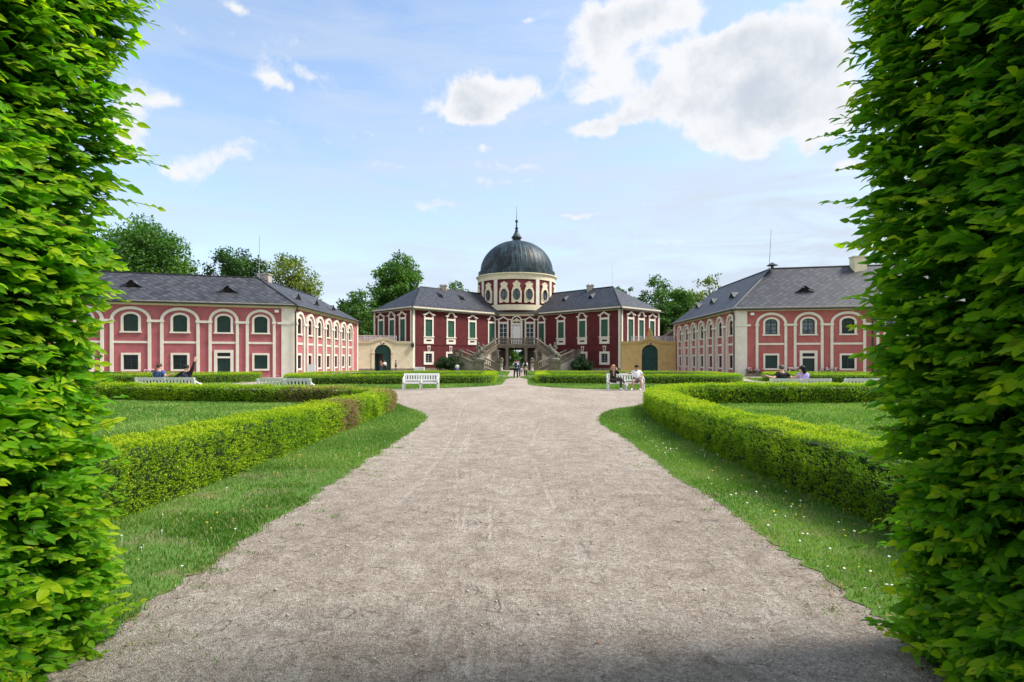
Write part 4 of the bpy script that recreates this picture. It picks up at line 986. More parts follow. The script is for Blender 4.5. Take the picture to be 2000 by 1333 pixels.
# drum and dome
DC = (0, 102.5, 0); cy = Cyl((0, 102.5), 6.85)
MB().lathe(DC, [(6.85, 9.0), (6.85, 16.0)], 96).build('drum', MT['red_plaster'], PAL, True)
band = MB().lathe(DC, [(6.86, 10.0), (7.0, 10.02), (7.0, 10.95), (6.86, 10.97)], 96)
band.lathe(DC, [(6.86, 15.25), (6.98, 15.27), (7.0, 15.85), (7.08, 15.95), (7.12, 16.1), (7.27, 16.2), (7.27, 16.36), (6.7, 16.42)], 96); band.build('drum_cornice', MT['cream_plaster'], PAL, False)
for th in (-31, 31, -58, 58, -90, 90, 122, -122, 149, -149):
    s = math.radians(th) * 6.85; MB().bx(cy, s - .33, s + .33, 10.97, 15.26, 0, .13, 3).build('pilaster', MT['white_plaster'], PAL)
for th in (-17.7, 0, 17.7, -44, 44, -75, 75, 106, -106, 162, 180, -162):
    s = math.radians(th) * 6.85; b = .3 if th == 0 else 0
    prof = [(.84, 11.3), (.84, 13.25), (.72, 13.45), (.66, 13.75), (.52, 13.95), (.55, 14.35), (.74, 14.42), (.42, 14.68)]
    out = [(s - a, z) for a, z in prof] + [(s, 14.9 + b * .5)] + [(s + a, z) for a, z in reversed(prof)] + [(s + .5, 11.25), (s, 11.48), (s - .5, 11.25)]
    sg = MB().sheet(cy, out, [oval(s, 12.65, .62, .98)], .20, .18); sg.ring(cy, out, [(s + (a - s) * .995, z) for a, z in out], 0, .198, True)
    sg.ring(cy, oval(s, 12.65, .72, 1.08), oval(s, 12.65, .62, .98), .2, .26, True)
    w = sg.build('drum_window', MT['cream_plaster'], PAL)
    MB().prism(cy, oval(s, 12.65, .64, 1.0), .02, .045).build('pane', MT['drum_glass'], w)
    bars = MB().bx(cy, s - .035, s + .035, 11.62, 13.68, .05, .09)
    for zz in (12.2, 13.1): bars.bx(cy, s - .52, s + .52, zz - .02, zz + .02, .051, .08)
    bars.ring(cy, oval(s, 12.65, .62, .98), oval(s, 12.65, .55, .91), .05, .1, True); bars.build('glazing_bars', MT['dark_metal'], w)
DZ = 16.4
dome = bpy.data.objects.new('dome_base', None)
prof = [(7.0, -.02), (7.02, .12), (6.9, .16), (6.88, .85), (6.62, .92)] + [(6.5 * math.cos(t), .95 + 5.65 * math.sin(t)) for t in np.linspace(0, math.acos(.75/6.5), 26)]
dm = MB().lathe((0, 0, 0), prof, 192, rib=lambda k_, r, z: (.03 if (k_ % 4 == 0 and .93 < z < 6.6) else 0)).build('dome', MT['dome'], PAL, False, True)
dm.location = (0, 102.5 - 95, DZ)
sp_ = MB().lathe((0, 102.5, 0), [(.74, 22.85), (.74, 23.5), (.95, 23.55), (.93, 23.68), (.62, 24.1), (.36, 24.6), (.2, 25.2), (.30, 25.28), (.30, 25.42), (.14, 25.5), (.11, 26.3), (.17, 26.36), (.11, 26.42)], 20)
sp_.ball((0, 102.5, 26.62), .26, 12, 8); sp_.tube([(0, 102.5, 26.8), (0, 102.5, 28.0), (0, 102.5, 29.4)], [.06, .04, .02], 6); sp_.build('spire', MT['dome'], PAL)
MB().tube([(xat(1196, 88), 88, 12.5), (xat(1195.5, 88), 88, 16.6)], .014, 5).build('lightning_rod', MT['iron_work'], PAL)
# ================================================================ stone staircase in front of the palace
ST = thing('staircase', 'weathered stone double staircase with balustrades leading up to a columned landing', 'staircase', (0, 91, 0))
def baluster(mb, x, y, z, h, r=.085):
    mb.lathe((x, y, z), [(r, 0), (r, h*.08), (r*.55, h*.14), (r*1.15, h*.38), (r*.5, h*.75), (r*.9, h*.88), (r, h)], 7)
def balustrade(p0, p1, gap=.30, post0=True, post1=True, name='balustrade', mtl='stone', hgt=1.1):
    p0, p1 = Vector(p0), Vector(p1); mb = MB(); d = p1 - p0; L = math.hypot(d.x, d.y); t = Vector((d.x / L, d.y / L, 0)); nn = Vector((-t.y, t.x, 0)); k_ = d.z / L
    def rail(z0, z1, w):
        c = [p0 - nn*w, p1 - nn*w, p1 + nn*w, p0 + nn*w]
        mb.add([a + Vector((0, 0, z0)) for a in c] + [a + Vector((0, 0, z1)) for a in c], [(0,3,2,1),(4,5,6,7),(0,1,5,4),(1,2,6,5),(2,3,7,6),(3,0,4,7)])
    rail(0, .18, .15); rail(hgt - .17, hgt, .17)
    n = max(2, int(L / gap))
    for q in range(n):
        p = p0 + d * ((q + .5) / n); baluster(mb, p.x, p.y, p.z + .17, hgt - .33)
    for on, p in ((post0, p0), (post1, p1)):
        if on: mb.box(p.x - .24, p.x + .24, p.y - .24, p.y + .24, p.z - .05, p.z + hgt + .04)
    return mb.build(name, MT[mtl], ST)
MB().box(-3.9, 3.9, 90.9, 95.05, 3.58, 4.0).box(-4.0, 4.0, 90.8, 95.0, 3.86, 3.98).build('landing', MT['stone'], ST)
for a, b, q0, q1 in ((-3.7, -1.35, True, True), (-1.35, 1.35, False, True), (1.35, 3.7, False, True)): balustrade((a, 91.1, 4.0), (b, 91.1, 4.0), .27, q0, q1)
for e in (-1, 1):
    c = MB().lathe((e * 1.52, 91.3, 0), [(.30, .62), (.33, .66), (.27, .78), (.25, 3.2), (.30, 3.3), (.36, 3.42), (.36, 3.58)], 16); c.box(e*1.52 - .42, e*1.52 + .42, 90.9, 91.72, 0, .62); c.build('column', MT['stone'], ST)
    MB().box(e*3.55 - .36, e*3.55 + .36, 90.95, 91.7, 0, 3.58).build('pier', MT['stone'], ST)
    # upper flight
    P0, P1 = Vector((e*3.75, 90.6, 4.0)), Vector((e*6.3, 88.2, 2.1))
    def flight(p0, p1, width, nst, name):
        d = p1 - p0; L = math.hypot(d.x, d.y); t = Vector((d.x/L, d.y/L, 0)); nn = Vector((-t.y, t.x, 0)) * width / 2; mb = MB()
        for q in range(nst):
            a, b = p0 + d * (q / nst), p0 + d * ((q + 1) / nst); zt = a.z + d.z / nst if d.z > 0 else a.z; zb = min(p0.z, p1.z) - .25 + (0 if True else 0)
            zb = max(-.02, min(a.z, b.z) - .55)
            mb.add([Vector((v.x, v.y, z_)) for z_ in (zb, zt) for v in (a - nn, b - nn, b + nn, a + nn)], [(0,3,2,1),(4,5,6,7),(0,1,5,4),(1,2,6,5),(2,3,7,6),(3,0,4,7)])
        return mb.build(name, MT['stone'], ST)
    flight(P0, P1, 1.9, 12, 'upper_flight')
    t = (P1 - P0); t.z = 0; t.normalize(); nn = Vector((-t.y, t.x, 0)); nn = nn if nn.y < 0 else -nn
    balustrade(P0 + nn * .95, P1 + nn * .95, .3, False, True)
    MB().add([(e*3.92, 91.2, 0), (e*6.2, 89.0, 0), (e*6.2, 89.0, 1.9), (e*3.92, 91.2, 3.6)], [(0, 1, 2, 3)]).build('rear_wall', MT['white_plaster'], ST)
    # outer landing
    lo = [(e*6.0, 87.0), (e*6.9, 88.6), (e*8.6, 88.2), (e*9.6, 86.7), (e*8.3, 84.9)]
    mb = MB(); n = 5
    mb.add([(x, y, z) for z in (1.75, 2.1) for x, y in lo], [(0,1,2,3,4), (5,6,7,8,9)] + [(i, (i+1) % 5, 5 + (i+1) % 5, 5 + i) for i in range(5)]); mb.build('outer_landing', MT['stone'], ST)
    mb = MB(); lw = [(x * .985, y + .05) for x, y in lo]
    mb.add([(x, y, z) for z in (0, 1.76) for x, y in lw], [(i, (i+1) % 5, 5 + (i+1) % 5, 5 + i) for i in range(5)]); mb.build('landing_base', MT['grey_plaster'], ST)
    balustrade((e*8.35, 85.05, 2.1), (e*9.5, 86.6, 2.1), .3, True, True)
    # lower flight, parallel to the front
    Q0, Q1 = Vector((e*8.1, 85.9, 2.1)), Vector((e*3.1, 82.9, 0.0))
    flight(Q0, Q1, 1.9, 13, 'lower_flight')
    t = (Q1 - Q0); t.z = 0; t.normalize(); nn = Vector((-t.y, t.x, 0)); nn = nn if nn.y < 0 else -nn
    F0, F1 = Q0 + nn * 1.0, Q1 + nn * 1.0; K0, K1 = Q0 - nn * 1.0, Q1 - nn * 1.0
    balustrade(F0, F0 + (F1 - F0) * .50, .3, False, True); balustrade(K0, K1, .3, False, False)
    Fm = F0 + (F1 - F0) * .5
    MB().add([(F0.x, F0.y, 0), (Fm.x, Fm.y, 0), (Fm.x, Fm.y, Fm.z), (F0.x, F0.y, F0.z)], [(0, 1, 2, 3)]).add([(K0.x, K0.y, 0), (K1.x, K1.y, 0), (K0.x, K0.y, K0.z)], [(0, 1, 2)]).build('flight_wall', MT['grey_plaster'], ST)
    MB().box(e*2.75 - .42, e*2.75 + .42, 81.6, 82.5, 0, 1.45).box(e*2.75 - .5, e*2.75 + .5, 81.5, 82.6, 1.45, 1.62).box(e*2.75 - .5, e*2.75 + .5, 81.5, 82.6, 0, .25).build('newel_pedestal', MT['stone'], ST)
# pedestals of the big groups
for e, lb in ((-1, 'broad stone pedestal under the horse group, nearer the cream gate'), (1, 'broad stone pedestal under the horse group, nearer the ochre gate')):
    x = e * 5.3; t = MB(); t.box(x - .95, x + .95, 78.7, 80.9, 0, .35).box(x - .8, x + .8, 78.85, 80.75, .35, 1.4).box(x - .95, x + .95, 78.7, 80.9, 1.4, 1.62).box(x - .45, x + .45, 78.78, 78.84, .5, 1.25)
    tag(t.build('pedestal', MT['stone']), lb, 'pedestal', 'statue pedestals by the stairs')
# ================================================================ pink side houses
def wing_bay(fac, B, sc, hw, up, low, proud, white, zs, hole_hw, neigh):
    """one bay: arch band on two strips, string, capitals, windows or a door"""
    aw = .25; spring, rise, top = 5.35, 1.16, 0
    mb = MB()
    mb.ring(fac, arc(sc, hw, spring, rise), arc(sc, hw - aw, spring, rise - aw), 0, proud)
    for e in (-1, 1):
        a, b = sorted((sc + e * hw, sc + e * (hw - aw))); mb.bx(fac, a, b, 0, 5.14, 0, proud); mb.bx(fac, a - .06, b + .06, 5.14, 5.35, 0, proud + .06)
    mb.bx(fac, sc - hw + aw, sc + hw - aw, 3.2, 3.4, 0, .06)
    if neigh: mb.bx(fac, sc + hw + .06, neigh - .06, 5.12, 5.34, 0, proud + .04)
    mb.build('bay_arch', white, B)
    holes = []
    # upper window
    w = MB(); h = hole_hw
    w.ring(fac, [(sc - h - .2, 4.28)] + arc(sc, h + .2, 5.5, .53) + [(sc + h + .2, 4.28)], [(sc - h, 4.28)] + arc(sc, h, 5.5, .34) + [(sc + h, 4.28)], 0, .08)
    w.bx(fac, sc - h - .27, sc + h + .27, 4.14, 4.28, 0, .14)
    w = w.build('window', MT['white_plaster'], B); holes.append(arched(sc, h, 4.28, 5.5, .34))
    if up == 'shutter':
        c = MB().prism(fac, arched(sc, h, 4.28, 5.5, .34), -.14, -.10)
        for q in range(11): c.bx(fac, sc - h + .07, sc + h - .07, 4.36 + q * .115, 4.42 + q * .115, -.099, -.075)
        c.bx(fac, sc - .02, sc + .02, 4.28, 5.8, -.098, -.06); c.build('shutter', MT['dark_green_paint'], w)
    else:
        MB().prism(fac, arched(sc, h, 4.28, 5.5, .34), -.2, -.15).build('pane', MT['sky_glint_glass' if up == 'pale' else 'glass'], w)
        sash(fac, w, sc - h, sc + h, 4.28, 5.5, -.14, MT['dark_green_paint'], 3, True, 5.84)
    # lower opening
    if low == 'door':
        w = MB(); h = .56
        for e in (-1, 1): a, b = sorted((sc + e * h, sc + e * (h + .26))); w.bx(fac, a, b, 0, 2.62, 0, .10)
        w.bx(fac, sc - h, sc + h, 2.36, 2.62, 0, .098); w.bx(fac, sc - h, sc + h, 1.84, 2.02, 0, .09)
        w = w.build('door', MT['white_plaster'], B); holes += [rect(sc - h, sc + h, .01, 1.84), rect(sc - h, sc + h, 2.02, 2.36)]
        for a, b in ((sc - h, sc - .01), (sc + .01, sc + h)):
            l = MB().bx(fac, a, b, 0, 1.84, -.16, -.11)
            for q in range(5): l.bx(fac, a + .03 + q * (b-a-.06)/5, a + (q + .86) * (b-a-.06)/5 + .03, .06, 1.78, -.109, -.09)
            l.build('door_leaf', MT['dark_green_paint'], w)
        MB().bx(fac, sc - h, sc + h, 2.02, 2.36, -.18, -.14).build('transom_pane', MT['glass'], w)
    else:
        h = hole_hw; w = MB(); z0, z1 = .82, 2.14
        w.ring(fac, rect(sc - h - .18, sc + h + .18, z0 - .17, z1 + .19), rect(sc - h, sc + h, z0, z1), 0, .08, True)
        w = w.build('window', MT['white_plaster'], B); holes.append(rect(sc - h, sc + h, z0, z1))
        if low == 'shutter': leaves(fac, w, sc - h, sc + h, z0, z1, -.09, MT['dark_green_paint'], ())
        else:
            MB().bx(fac, sc - h, sc + h, z0, z1, -.2, -.15).build('pane', MT['glass'], w)
            sash(fac, w, sc - h, sc + h, z0, z1, -.14, MT['dark_green_paint'], 3)
    return holes
def pink_house(name, label, C0, C1, C2, sg, bays, side_u, w, ez, rz, extra):
    B = thing(name, label, 'house', (C1[0], C1[1], 0), 0, 'pink outbuildings of the palace court')
    fr = Fac(C0, C1) if sg < 0 else Fac(C1, C0); sd_ = Fac(C1, C2) if sg < 0 else Fac(C2, C1)
    wall = MB(); holes = []
    sp_n = [fr.s_at(a) for a, b, *_ in bays] + [None]
    for q, (a, b, up, lo_) in enumerate(bays):
        s0, s1 = fr.s_at(a), fr.s_at(b); nx = fr.s_at(bays[q+1][0]) if q + 1 < len(bays) else None
        holes += wing_bay(fr, B, (s0 + s1) / 2, (s1 - s0) / 2, up, lo_, .12, MT['white_plaster'], 0, .58, nx)
    wall.sheet(fr, rect(0, fr.L, 0, ez), holes, 0, .22)
    holes = []; ss = [sd_.s_at(u) for u in side_u]; s_a, s_b = ss[0], ss[-1]
    ss = [s_a + (s_b - s_a) * q / (len(ss) - 1) for q in range(len(ss))]
    for q, s in enumerate(ss):
        nx = ss[q+1] - 1.2 if q + 1 < len(ss) else None
        holes += wing_bay(sd_, B, s, 1.2, 'glass', 'glass', .22, MT['white_plaster'], 0, .5, nx)
    wall.sheet(sd_, rect(0, sd_.L, 0, ez), holes, 0, .22)
    # closed rear
    fi = Vector((fr.n.x, fr.n.y)) * -2 * w; si = Vector((sd_.n.x, sd_.n.y)) * -2 * w
    c0b = Vector(C0) + fi; c2b = Vector(C2) + si
    def meet(a, d1, b, d2):
        den = d1.x * d2.y - d1.y * d2.x; t_ = ((b.x - a.x) * d2.y - (b.y - a.y) * d2.x) / den; return a + d1 * t_
    inn = meet(c0b, fr.d, c2b, sd_.d)
    for a, b in ((C2, c2b), (c2b, inn), (inn, c0b), (c0b, C0)):
        wall.add([(a[0], a[1], 0), (b[0], b[1], 0), (b[0], b[1], ez), (a[0], a[1], ez)], [(0, 1, 2, 3)])
    wall.build('wall', MT['pink_plaster' if sg < 0 else 'brick_pink_plaster'], B)
    co = MB()
    for T in (fr, sd_): co.bx(T, 0, T.L, ez - .42, ez - .16, 0, .10); co.bx(T, 0, T.L, ez - .16, ez - .02, 0, .28)
    co.build('cornice', MT['cream_plaster'], B)
    pl = MB(); fcn = (fr.L if sg < 0 else 0)
    pl.bx(fr, *sorted((fcn, fcn + sg * 1.15)), 0, ez - .42, 0, .09); pl.bx(fr, *sorted((fcn, fcn + sg * 1.5)), 5.12, 5.34, .091, .17); pl.build('corner_pilaster', MT['white_plaster'], B); pl = MB()
    scn = (0 if sg < 0 else sd_.L); pl.bx(sd_, *sorted((scn, scn - sg * .42)), 0, ez - .42, 0, .09); pl.build('corner_strip', MT['white_plaster'], B); pl = MB()
    sce = sd_.L - scn; pl.bx(sd_, *sorted((sce, sce + sg * .5)), 0, ez - .42, 0, .09)
    pl.build('corner_strip', MT['white_plaster'], B)
    # roof
    o = .5; R = rz - ez; sl = R / w
    Lf = lambda fac, off: (fac.a + fac.n * off, fac.d)
    corner = lambda k1, k2: meet(*Lf(fr, k1), *Lf(sd_, k2))
    e1 = corner(o, o); r1 = corner(-w, -w); ez_ = ez - sl * o * .6
    c0e = Vector(C0) + Vector(fr.n) * o; c2e = meet(*Lf(sd_, o), Vector(C2) + sd_.d * (-sg) * o, sd_.n); r0 = Vector(C0) - Vector(fr.n) * w
    r2 = Vector(C2) - Vector(sd_.n) * w + sd_.d * sg * w * .45; c2be = c2b + sd_.d * (-sg) * o
    Z = lambda p, z: (p.x, p.y, z)
    rf = MB(); fd, sdd = (fr.d.x, fr.d.y, 0), (sd_.d.x, sd_.d.y, 0)
    rf.plane_uv([Z(c0e, ez_), Z(e1, ez_), Z(r1, rz), Z(r0, rz)], fd); rf.plane_uv([Z(e1, ez_), Z(c2e, ez_), Z(r2, rz), Z(r1, rz)], sdd)
    rf.plane_uv([Z(c2e, ez_), Z(c2be, ez_), Z(r2, rz)], (sd_.n.x, sd_.n.y, 0)); rf.plane_uv([Z(c2be, ez_), Z(inn, ez_), Z(r1, rz), Z(r2, rz)], sdd); rf.plane_uv([Z(inn, ez_), Z(c0b, ez_), Z(r0, rz), Z(r1, rz)], fd)
    rf.build('roof', MT['old_slate'] if sg < 0 else MT['slate_r'], B)
    cp = MB().tube([Z(r0, rz), Z(r1, rz), Z(r2, rz)], .11, 6); cp.tube([Z(e1, ez_), Z(r1, rz)], .09, 6); cp.build('ridge_cap', MT['old_slate'], B)
    up = Vector((0, 0, .0)); gt = MB().tube([Z(c0e, ez_ + .0), Z(e1, ez_), Z(c2e, ez_)], .10, 6)
    cv = Vector((C1[0], C1[1], 0)) + Vector((-sg * .22, -.22, 0))
    gt.tube([Z(e1, ez_ - .03), cv + Vector((0, 0, ez - .75)), cv + Vector((0, 0, .1))], .075, 8)
    if extra.get('pipe'):
        s = fr.s_at(extra['pipe']); gt.tube([fr.pt(s, ez - .1, .45), fr.pt(s, ez - .6, .26), fr.pt(s, .1, .26)], .08, 8)
    gt.build('gutter', MT['dark_metal'], B)
    for T in (fr, sd_):
        for q in range(int(min(T.L, 20) / .9)):
            s_ = .4 + q * .9 + (T.L - 20 if T is fr and sg < 0 and T.L > 20 else 0)
            p = T.pt(s_, 0, -.05 - .2 * (q % 2)); snow_hook(B, (p[0], p[1], ez + sl * (.05 + .2 * (q % 2)) - .02))
    def hatch(u, v, T, wd, ht):
        p0 = Vector(Z(e1, ez_)); n_ = Vector((T.n.x * sl, T.n.y * sl, 1)); q = ray_plane(u, v, p0, n_)
        al = Vector((T.d.x, T.d.y, 0)); inw = Vector((-T.n.x, -T.n.y, 0)); z_ = Vector((0, 0, 1)); m_ = MB(); run = ht / sl
        pts = [q - al * wd, q - al * wd * .45 + z_ * ht * .45, q - al * wd * .18 + z_ * ht * .86, q + z_ * ht, q + al * wd * .18 + z_ * ht * .86, q + al * wd * .45 + z_ * ht * .45, q + al * wd]
        fw = -inw * .12
        bks = [p + inw * ((p.z - q.z) / sl + .02) for p in pts]
        m_.add([p + fw for p in pts] + bks, [(i, i + 1, 8 + i, 7 + i) for i in range(6)])
        hb = m_.build('roof_hatch', MT['lead'], B)
        MB().add([q - al * wd * .5 + z_ * .03 , q + al * wd * .5 + z_ * .03, q + al * wd * .26 + z_ * ht * .55, q + z_ * ht * .72, q - al * wd * .26 + z_ * ht * .55], [(0, 1, 2, 3, 4)]).build('opening', MT['dark_void'], hb)
    for u, v, onside in extra['hatches']: hatch(u, v, sd_ if onside else fr, .95 if not onside else .9, .62)
    for u, v, wd, m_ in extra['chimneys']:
        ys = extra['chim_y']; p = Vector((xat(u, ys), ys, zat(v, ys))); ch = MB()
        ch.box(p.x - wd, p.x + wd, p.y - .5, p.y + .5, p.z - 1.6, p.z + .45).box(p.x - wd - .08, p.x + wd + .08, p.y - .58, p.y + .58, p.z + .45, p.z + .58); ch.build('chimney', MT[m_], B)
    u, v0, v1, lean = extra['rod']; yy = r1.y
    MB().tube([(xat(u, yy), yy, zat(v1, yy) - .2), (xat(u, yy) + lean, yy, zat(v0, yy))], [.035, .02], 6).build('lightning_rod', MT['iron_work'], B)
    return B, fr, sd_
MT['slate_r'] = slate('slate_blue', (.026, .031, .043), (.064, .072, .094), .50, (.046, .047, .052))
LC1, LC2 = np.array([-21.7, 55.5]), np.array([-22.2, 79.4]); fd = np.array([13.9, 4.5]); fd /= np.linalg.norm(fd)
HL, frL, sdL = pink_house('pink_house', 'pink house with green shutters, mottled old slate roof and white sign board at its corner', LC1 - fd * 27, LC1, LC2, -1,
    [(20, 110, 'shutter', 'glass'), (125, 203, 'shutter', 'glass'), (215.4, 295.5, 'shutter', 'glass'), (313.3, 390, 'shutter', 'glass'), (407.8, 466.6, 'shutter', 'door'), (480.3, 538.5, 'shutter', 'shutter')],
    (583.6, 604, 622.6, 640, 655, 669, 682), 5.2, 7.1, 10.2,
    dict(hatches=[(257, 560, 0), (445, 571, 0), (581, 585, 1), (617, 596, 1), (650, 606, 1)], chimneys=[(518, 546, .55, 'grey_plaster')], chim_y=62, rod=(506, 462, 545, .05)))
RC1, RC2 = np.array([22.6, 58.8]), np.array([23.2, 83.7]); fd = np.array([14.6, -3.3]); fd /= np.linalg.norm(fd)
HR, frR, sdR = pink_house('pink_house', 'pink house with glazed arched windows, blue-grey slate roof and leaning lightning rod', RC1 + fd * 27, RC1, RC2, 1,
    [(1475.8, 1537, 'pale', 'shutter'), (1550, 1608, 'pale', 'door'), (1621.7, 1691, 'glass', 'glass'), (1711, 1775, 'pale', 'glass'), (1795, 1860, 'glass', 'glass'), (1880, 1950, 'glass', 'glass')],
    (1329.5, 1343, 1357.5, 1373, 1390, 1408.5, 1429), 5.6, 7.1, 11.8,
    dict(hatches=[(1572, 570, 0), (1430, 582, 1), (1391, 593, 1), (1362, 602, 1)], chimneys=[(1676, 512, .65, 'cream_plaster')], chim_y=61, rod=(1502, 448, 524, .25), pipe=1702.5))
p = frR.pt(.4, 0, 0); vent = MB().lathe((xat(1509, 62.5), 62.6, 11.8), [(.16, -.1), (.16, .2), (.62, .25), (.0, .62)], 8); vent.build('roof_vent', MT['dark_metal'], HR)
sec = MB().box(-.1, .1, -.1, .1, 0, .12)
# wall lamp and camera boxes on the house corners
for Hs, T, s in ((HL, frL, frL.L - 1.55), (HR, frR, 1.6)):
    q = T.pt(s, 6.35, .25); MB().box(q[0]-.16, q[0]+.16, q[1]-.12, q[1]+.12, q[2]-.10, q[2]+.14).tube([q, T.pt(s, 6.35, 0)], .04, 6).build('security_camera', MT['white_paint'], Hs)
bx_ = G(540, 737); tag(MB().box(-19.9, -19.2, 54.2, 54.3, .35, 1.25).box(-19.85, -19.8, 54.2, 54.3, 0, .35).box(-19.3, -19.25, 54.2, 54.3, 0, .35).build('sign_board', MT['white_paint']), 'small white sign board by the corner pilaster of the house with shutters', 'sign')
# ================================================================ gate walls
def gate_wall(label, g0, g1, uc, ua, ub, wallm, peaked, open_, rail_u, sg):
    B = thing('gate_wall', label, 'gate', (g0[0], g0[1], 0), 0, 'gate walls between the palace and the pink houses')
    T = Fac(g0, g1); sc = T.s_at(uc); hw = 1.17; zs, rise, top = 2.73, 1.12, 4.0
    hump = 1.85
    cop = [(0, top)] + [(sc - hump, top)] + ([(sc - hump + 3.7 * t, top + .52 * math.sin(PI * t) ** 1.15) for t in np.linspace(.08, .92, 13)] if not peaked else [(sc - 1.2, top + .14), (sc - .5, top + .42), (sc, top + .58), (sc + .5, top + .42), (sc + 1.2, top + .14)]) + [(sc + hump, top), (T.L, top)]
    w = MB(); out = [(0, 0)] + cop + [(T.L, 0)]
    w.sheet(T, out[::-1], [arched(sc, hw, .01, zs, rise)], 0, .55)
    nz = 10
    for q in range(nz):
        z0 = .42 + q * .353
        for a, b in ((.05, sc - 1.72), (sc + 1.72, T.L - .05)): w.bx(T, a, b, z0, z0 + .325, 0, .045)
    w.build('wall', wallm, B)
    c = MB()
    for q in range(len(cop) - 1):
        (a, za), (b, zb) = cop[q], cop[q+1]
        c.add([T.pt(a, za - .0, -.35), T.pt(b, zb, -.35), T.pt(b, zb, .2), T.pt(a, za, .2), T.pt(a, za + .34, -.35), T.pt(b, zb + .34, -.35), T.pt(b, zb + .34, .28), T.pt(a, za + .34, .28)], [(0,1,2,3), (7,6,5,4), (3,2,6,7), (0,4,5,1)])
    for q in range(len(cop) - 1):
        (a, za), (b, zb) = cop[q], cop[q+1]
        c.add([T.pt(a, za - .12, 0), T.pt(b, zb - .12, 0), T.pt(b, zb - .12, .12), T.pt(a, za - .12, .12), T.pt(b, zb, .12), T.pt(a, za, .12)], [(0,1,2,3), (3,2,4,5)])
    c.build('coping', wallm, B)
    f = MB().ring(T, arc(sc, hw + .36, zs, rise + .36, 16), arc(sc, hw, zs, rise, 16), 0, .13)
    for e in (-1, 1):
        a, b = sorted((sc + e * hw, sc + e * (hw + .40))); f.bx(T, a, b, .42, 2.58, 0, .12); f.bx(T, a - .05, b + .05, 2.58, 2.74, 0, .19)
        a, b = sorted((sc + e * (hw + .40), sc + e * (hw + .54))); f.bx(T, a, b, .42, 3.86, 0, .07)
    f.prism(T, [(sc - .14, zs + rise + .02), (sc + .14, zs + rise + .02), (sc + .22, zs + rise + .5), (sc - .22, zs + rise + .5)], .131, .2)
    f.build('arch_surround', wallm, B)
    pl = MB()
    for a, b in ((0, sc - hw - .41), (sc + hw + .41, T.L)): pl.bx(T, a, b, 0, .42, 0, .075)
    for e in (-1, 1): a, b = sorted((sc + e * hw, sc + e * (hw + .40))); pl.bx(T, a, b, 0, .42, 0, .14)
    pl.build('plinth', MT['stone'] if not peaked else wallm, B)
    d = MB().prism(T, [(sc - hw, zs - .12)] + arc(sc, hw, zs, rise, 14) + [(sc + hw, zs - .12)], -.42, -.36)
    d.ring(T, arc(sc, hw - .02, zs, rise - .02, 14), arc(sc, hw - .16, zs, rise - .16, 14), -.359, -.32); d.bx(T, sc - hw, sc + hw, zs - .16, zs, -.358, -.30)
    d.build('transom_panel', MT['gate_green'], B)
    def leaf(a, b, o, hinge=None):
        l = MB(); n = 6
        TT = T
        if hinge is not None:
            h0 = T.pt(hinge, 0, -.4); TT = Fac((h0[0], h0[1]), (h0[0] + .25, h0[1] + 1.0)); a, b, o = 0, 1.15, 0
        l.bx(TT, a, b, 0.02, zs - .17, o - .06, o)
        for q in range(n): l.bx(TT, a + .08 + q * (b-a-.16)/n + .02, a + .08 + (q + 1) * (b-a-.16)/n - .02, 1.15, zs - .28, o + .001, o + .03)
        for z0, z1 in ((.12, .95), (1.0, 1.1)): l.bx(TT, a + .08, b - .08, z0, z1, o + .001, o + .026)
        l.build('gate_leaf', MT['gate_green'], B)
    if open_:
        leaf(sc + .05, sc + hw, -.36); leaf(0, 0, 0, sc - hw + .03)
        p0 = T.pt(sc - hw - .3, 0, -3.2); p1 = T.pt(sc + hw + .3, 0, -3.2)
        MB().bx(T, sc - hw - .2, sc + .3, 0, zs, -3.3, -3.2).bx(T, sc - hw - .1, sc - hw - .02, 0, zs, -3.2, -.56).bx(T, sc - hw, sc + hw, zs - .02, zs + .06, -3.2, -.56).build('passage', MT['concrete'], B)
    else:
        leaf(sc - hw, sc - .01, -.36); leaf(sc + .01, sc + hw, -.36)
    lf_ = MB(); q = T.pt(sc + .1, top + .02, .3); lf_.ball(q, (.16, .12, .10), 8, 6); lf_.tube([q, T.pt(sc, top + .1, 0)], .03, 5); lf_.ball(T.pt(sc - .35, top + .05, .26), .07, 8, 5); lf_.build('lamp', MT['dark_metal'], B)
    # wrought railing on the terrace above
    s0, s1 = T.s_at(rail_u[0]), T.s_at(rail_u[1]); zb, zt = top + .42, top + 1.12; o = -.75
    r_ = MB(); r_.bx(T, s0, s1, zt - .05, zt, o - .03, o + .03); r_.bx(T, s0, s1, zb, zb + .05, o - .03, o + .03)
    np_ = int((s1 - s0) / 1.05)
    for q in range(np_ + 1): s = s0 + (s1 - s0) * q / np_; r_.bx(T, s - .03, s + .03, top, zt + .06, o - .03, o + .03)
    rr = random.Random(int(uc))
    for q in range(int((s1 - s0) / .21)):
        s = s0 + .1 + q * .21
        for cz, rad in ((zb + .2, .095), (zb + .44, .095)):
            ph = rr.uniform(0, 6.28)
            r_.tube([T.pt(s + rad * math.cos(ph + a) * (1 - a/9), cz + rad * math.sin(ph + a) * (1 - a/9), o) for a in np.arange(0, 5.6, .7)], .026, 4, False)
        r_.tube([T.pt(s, zb + .05, o), T.pt(s + .1, (zb + zt)/2, o), T.pt(s, zt - .05, o)], .022, 4, False)
    r_.build('railing', MT['railing'], B)
    tb = MB().bx(T, 0, T.L, top - .05, top + .10, -6.5, -.36); tb.build('terrace', MT['concrete'], B)
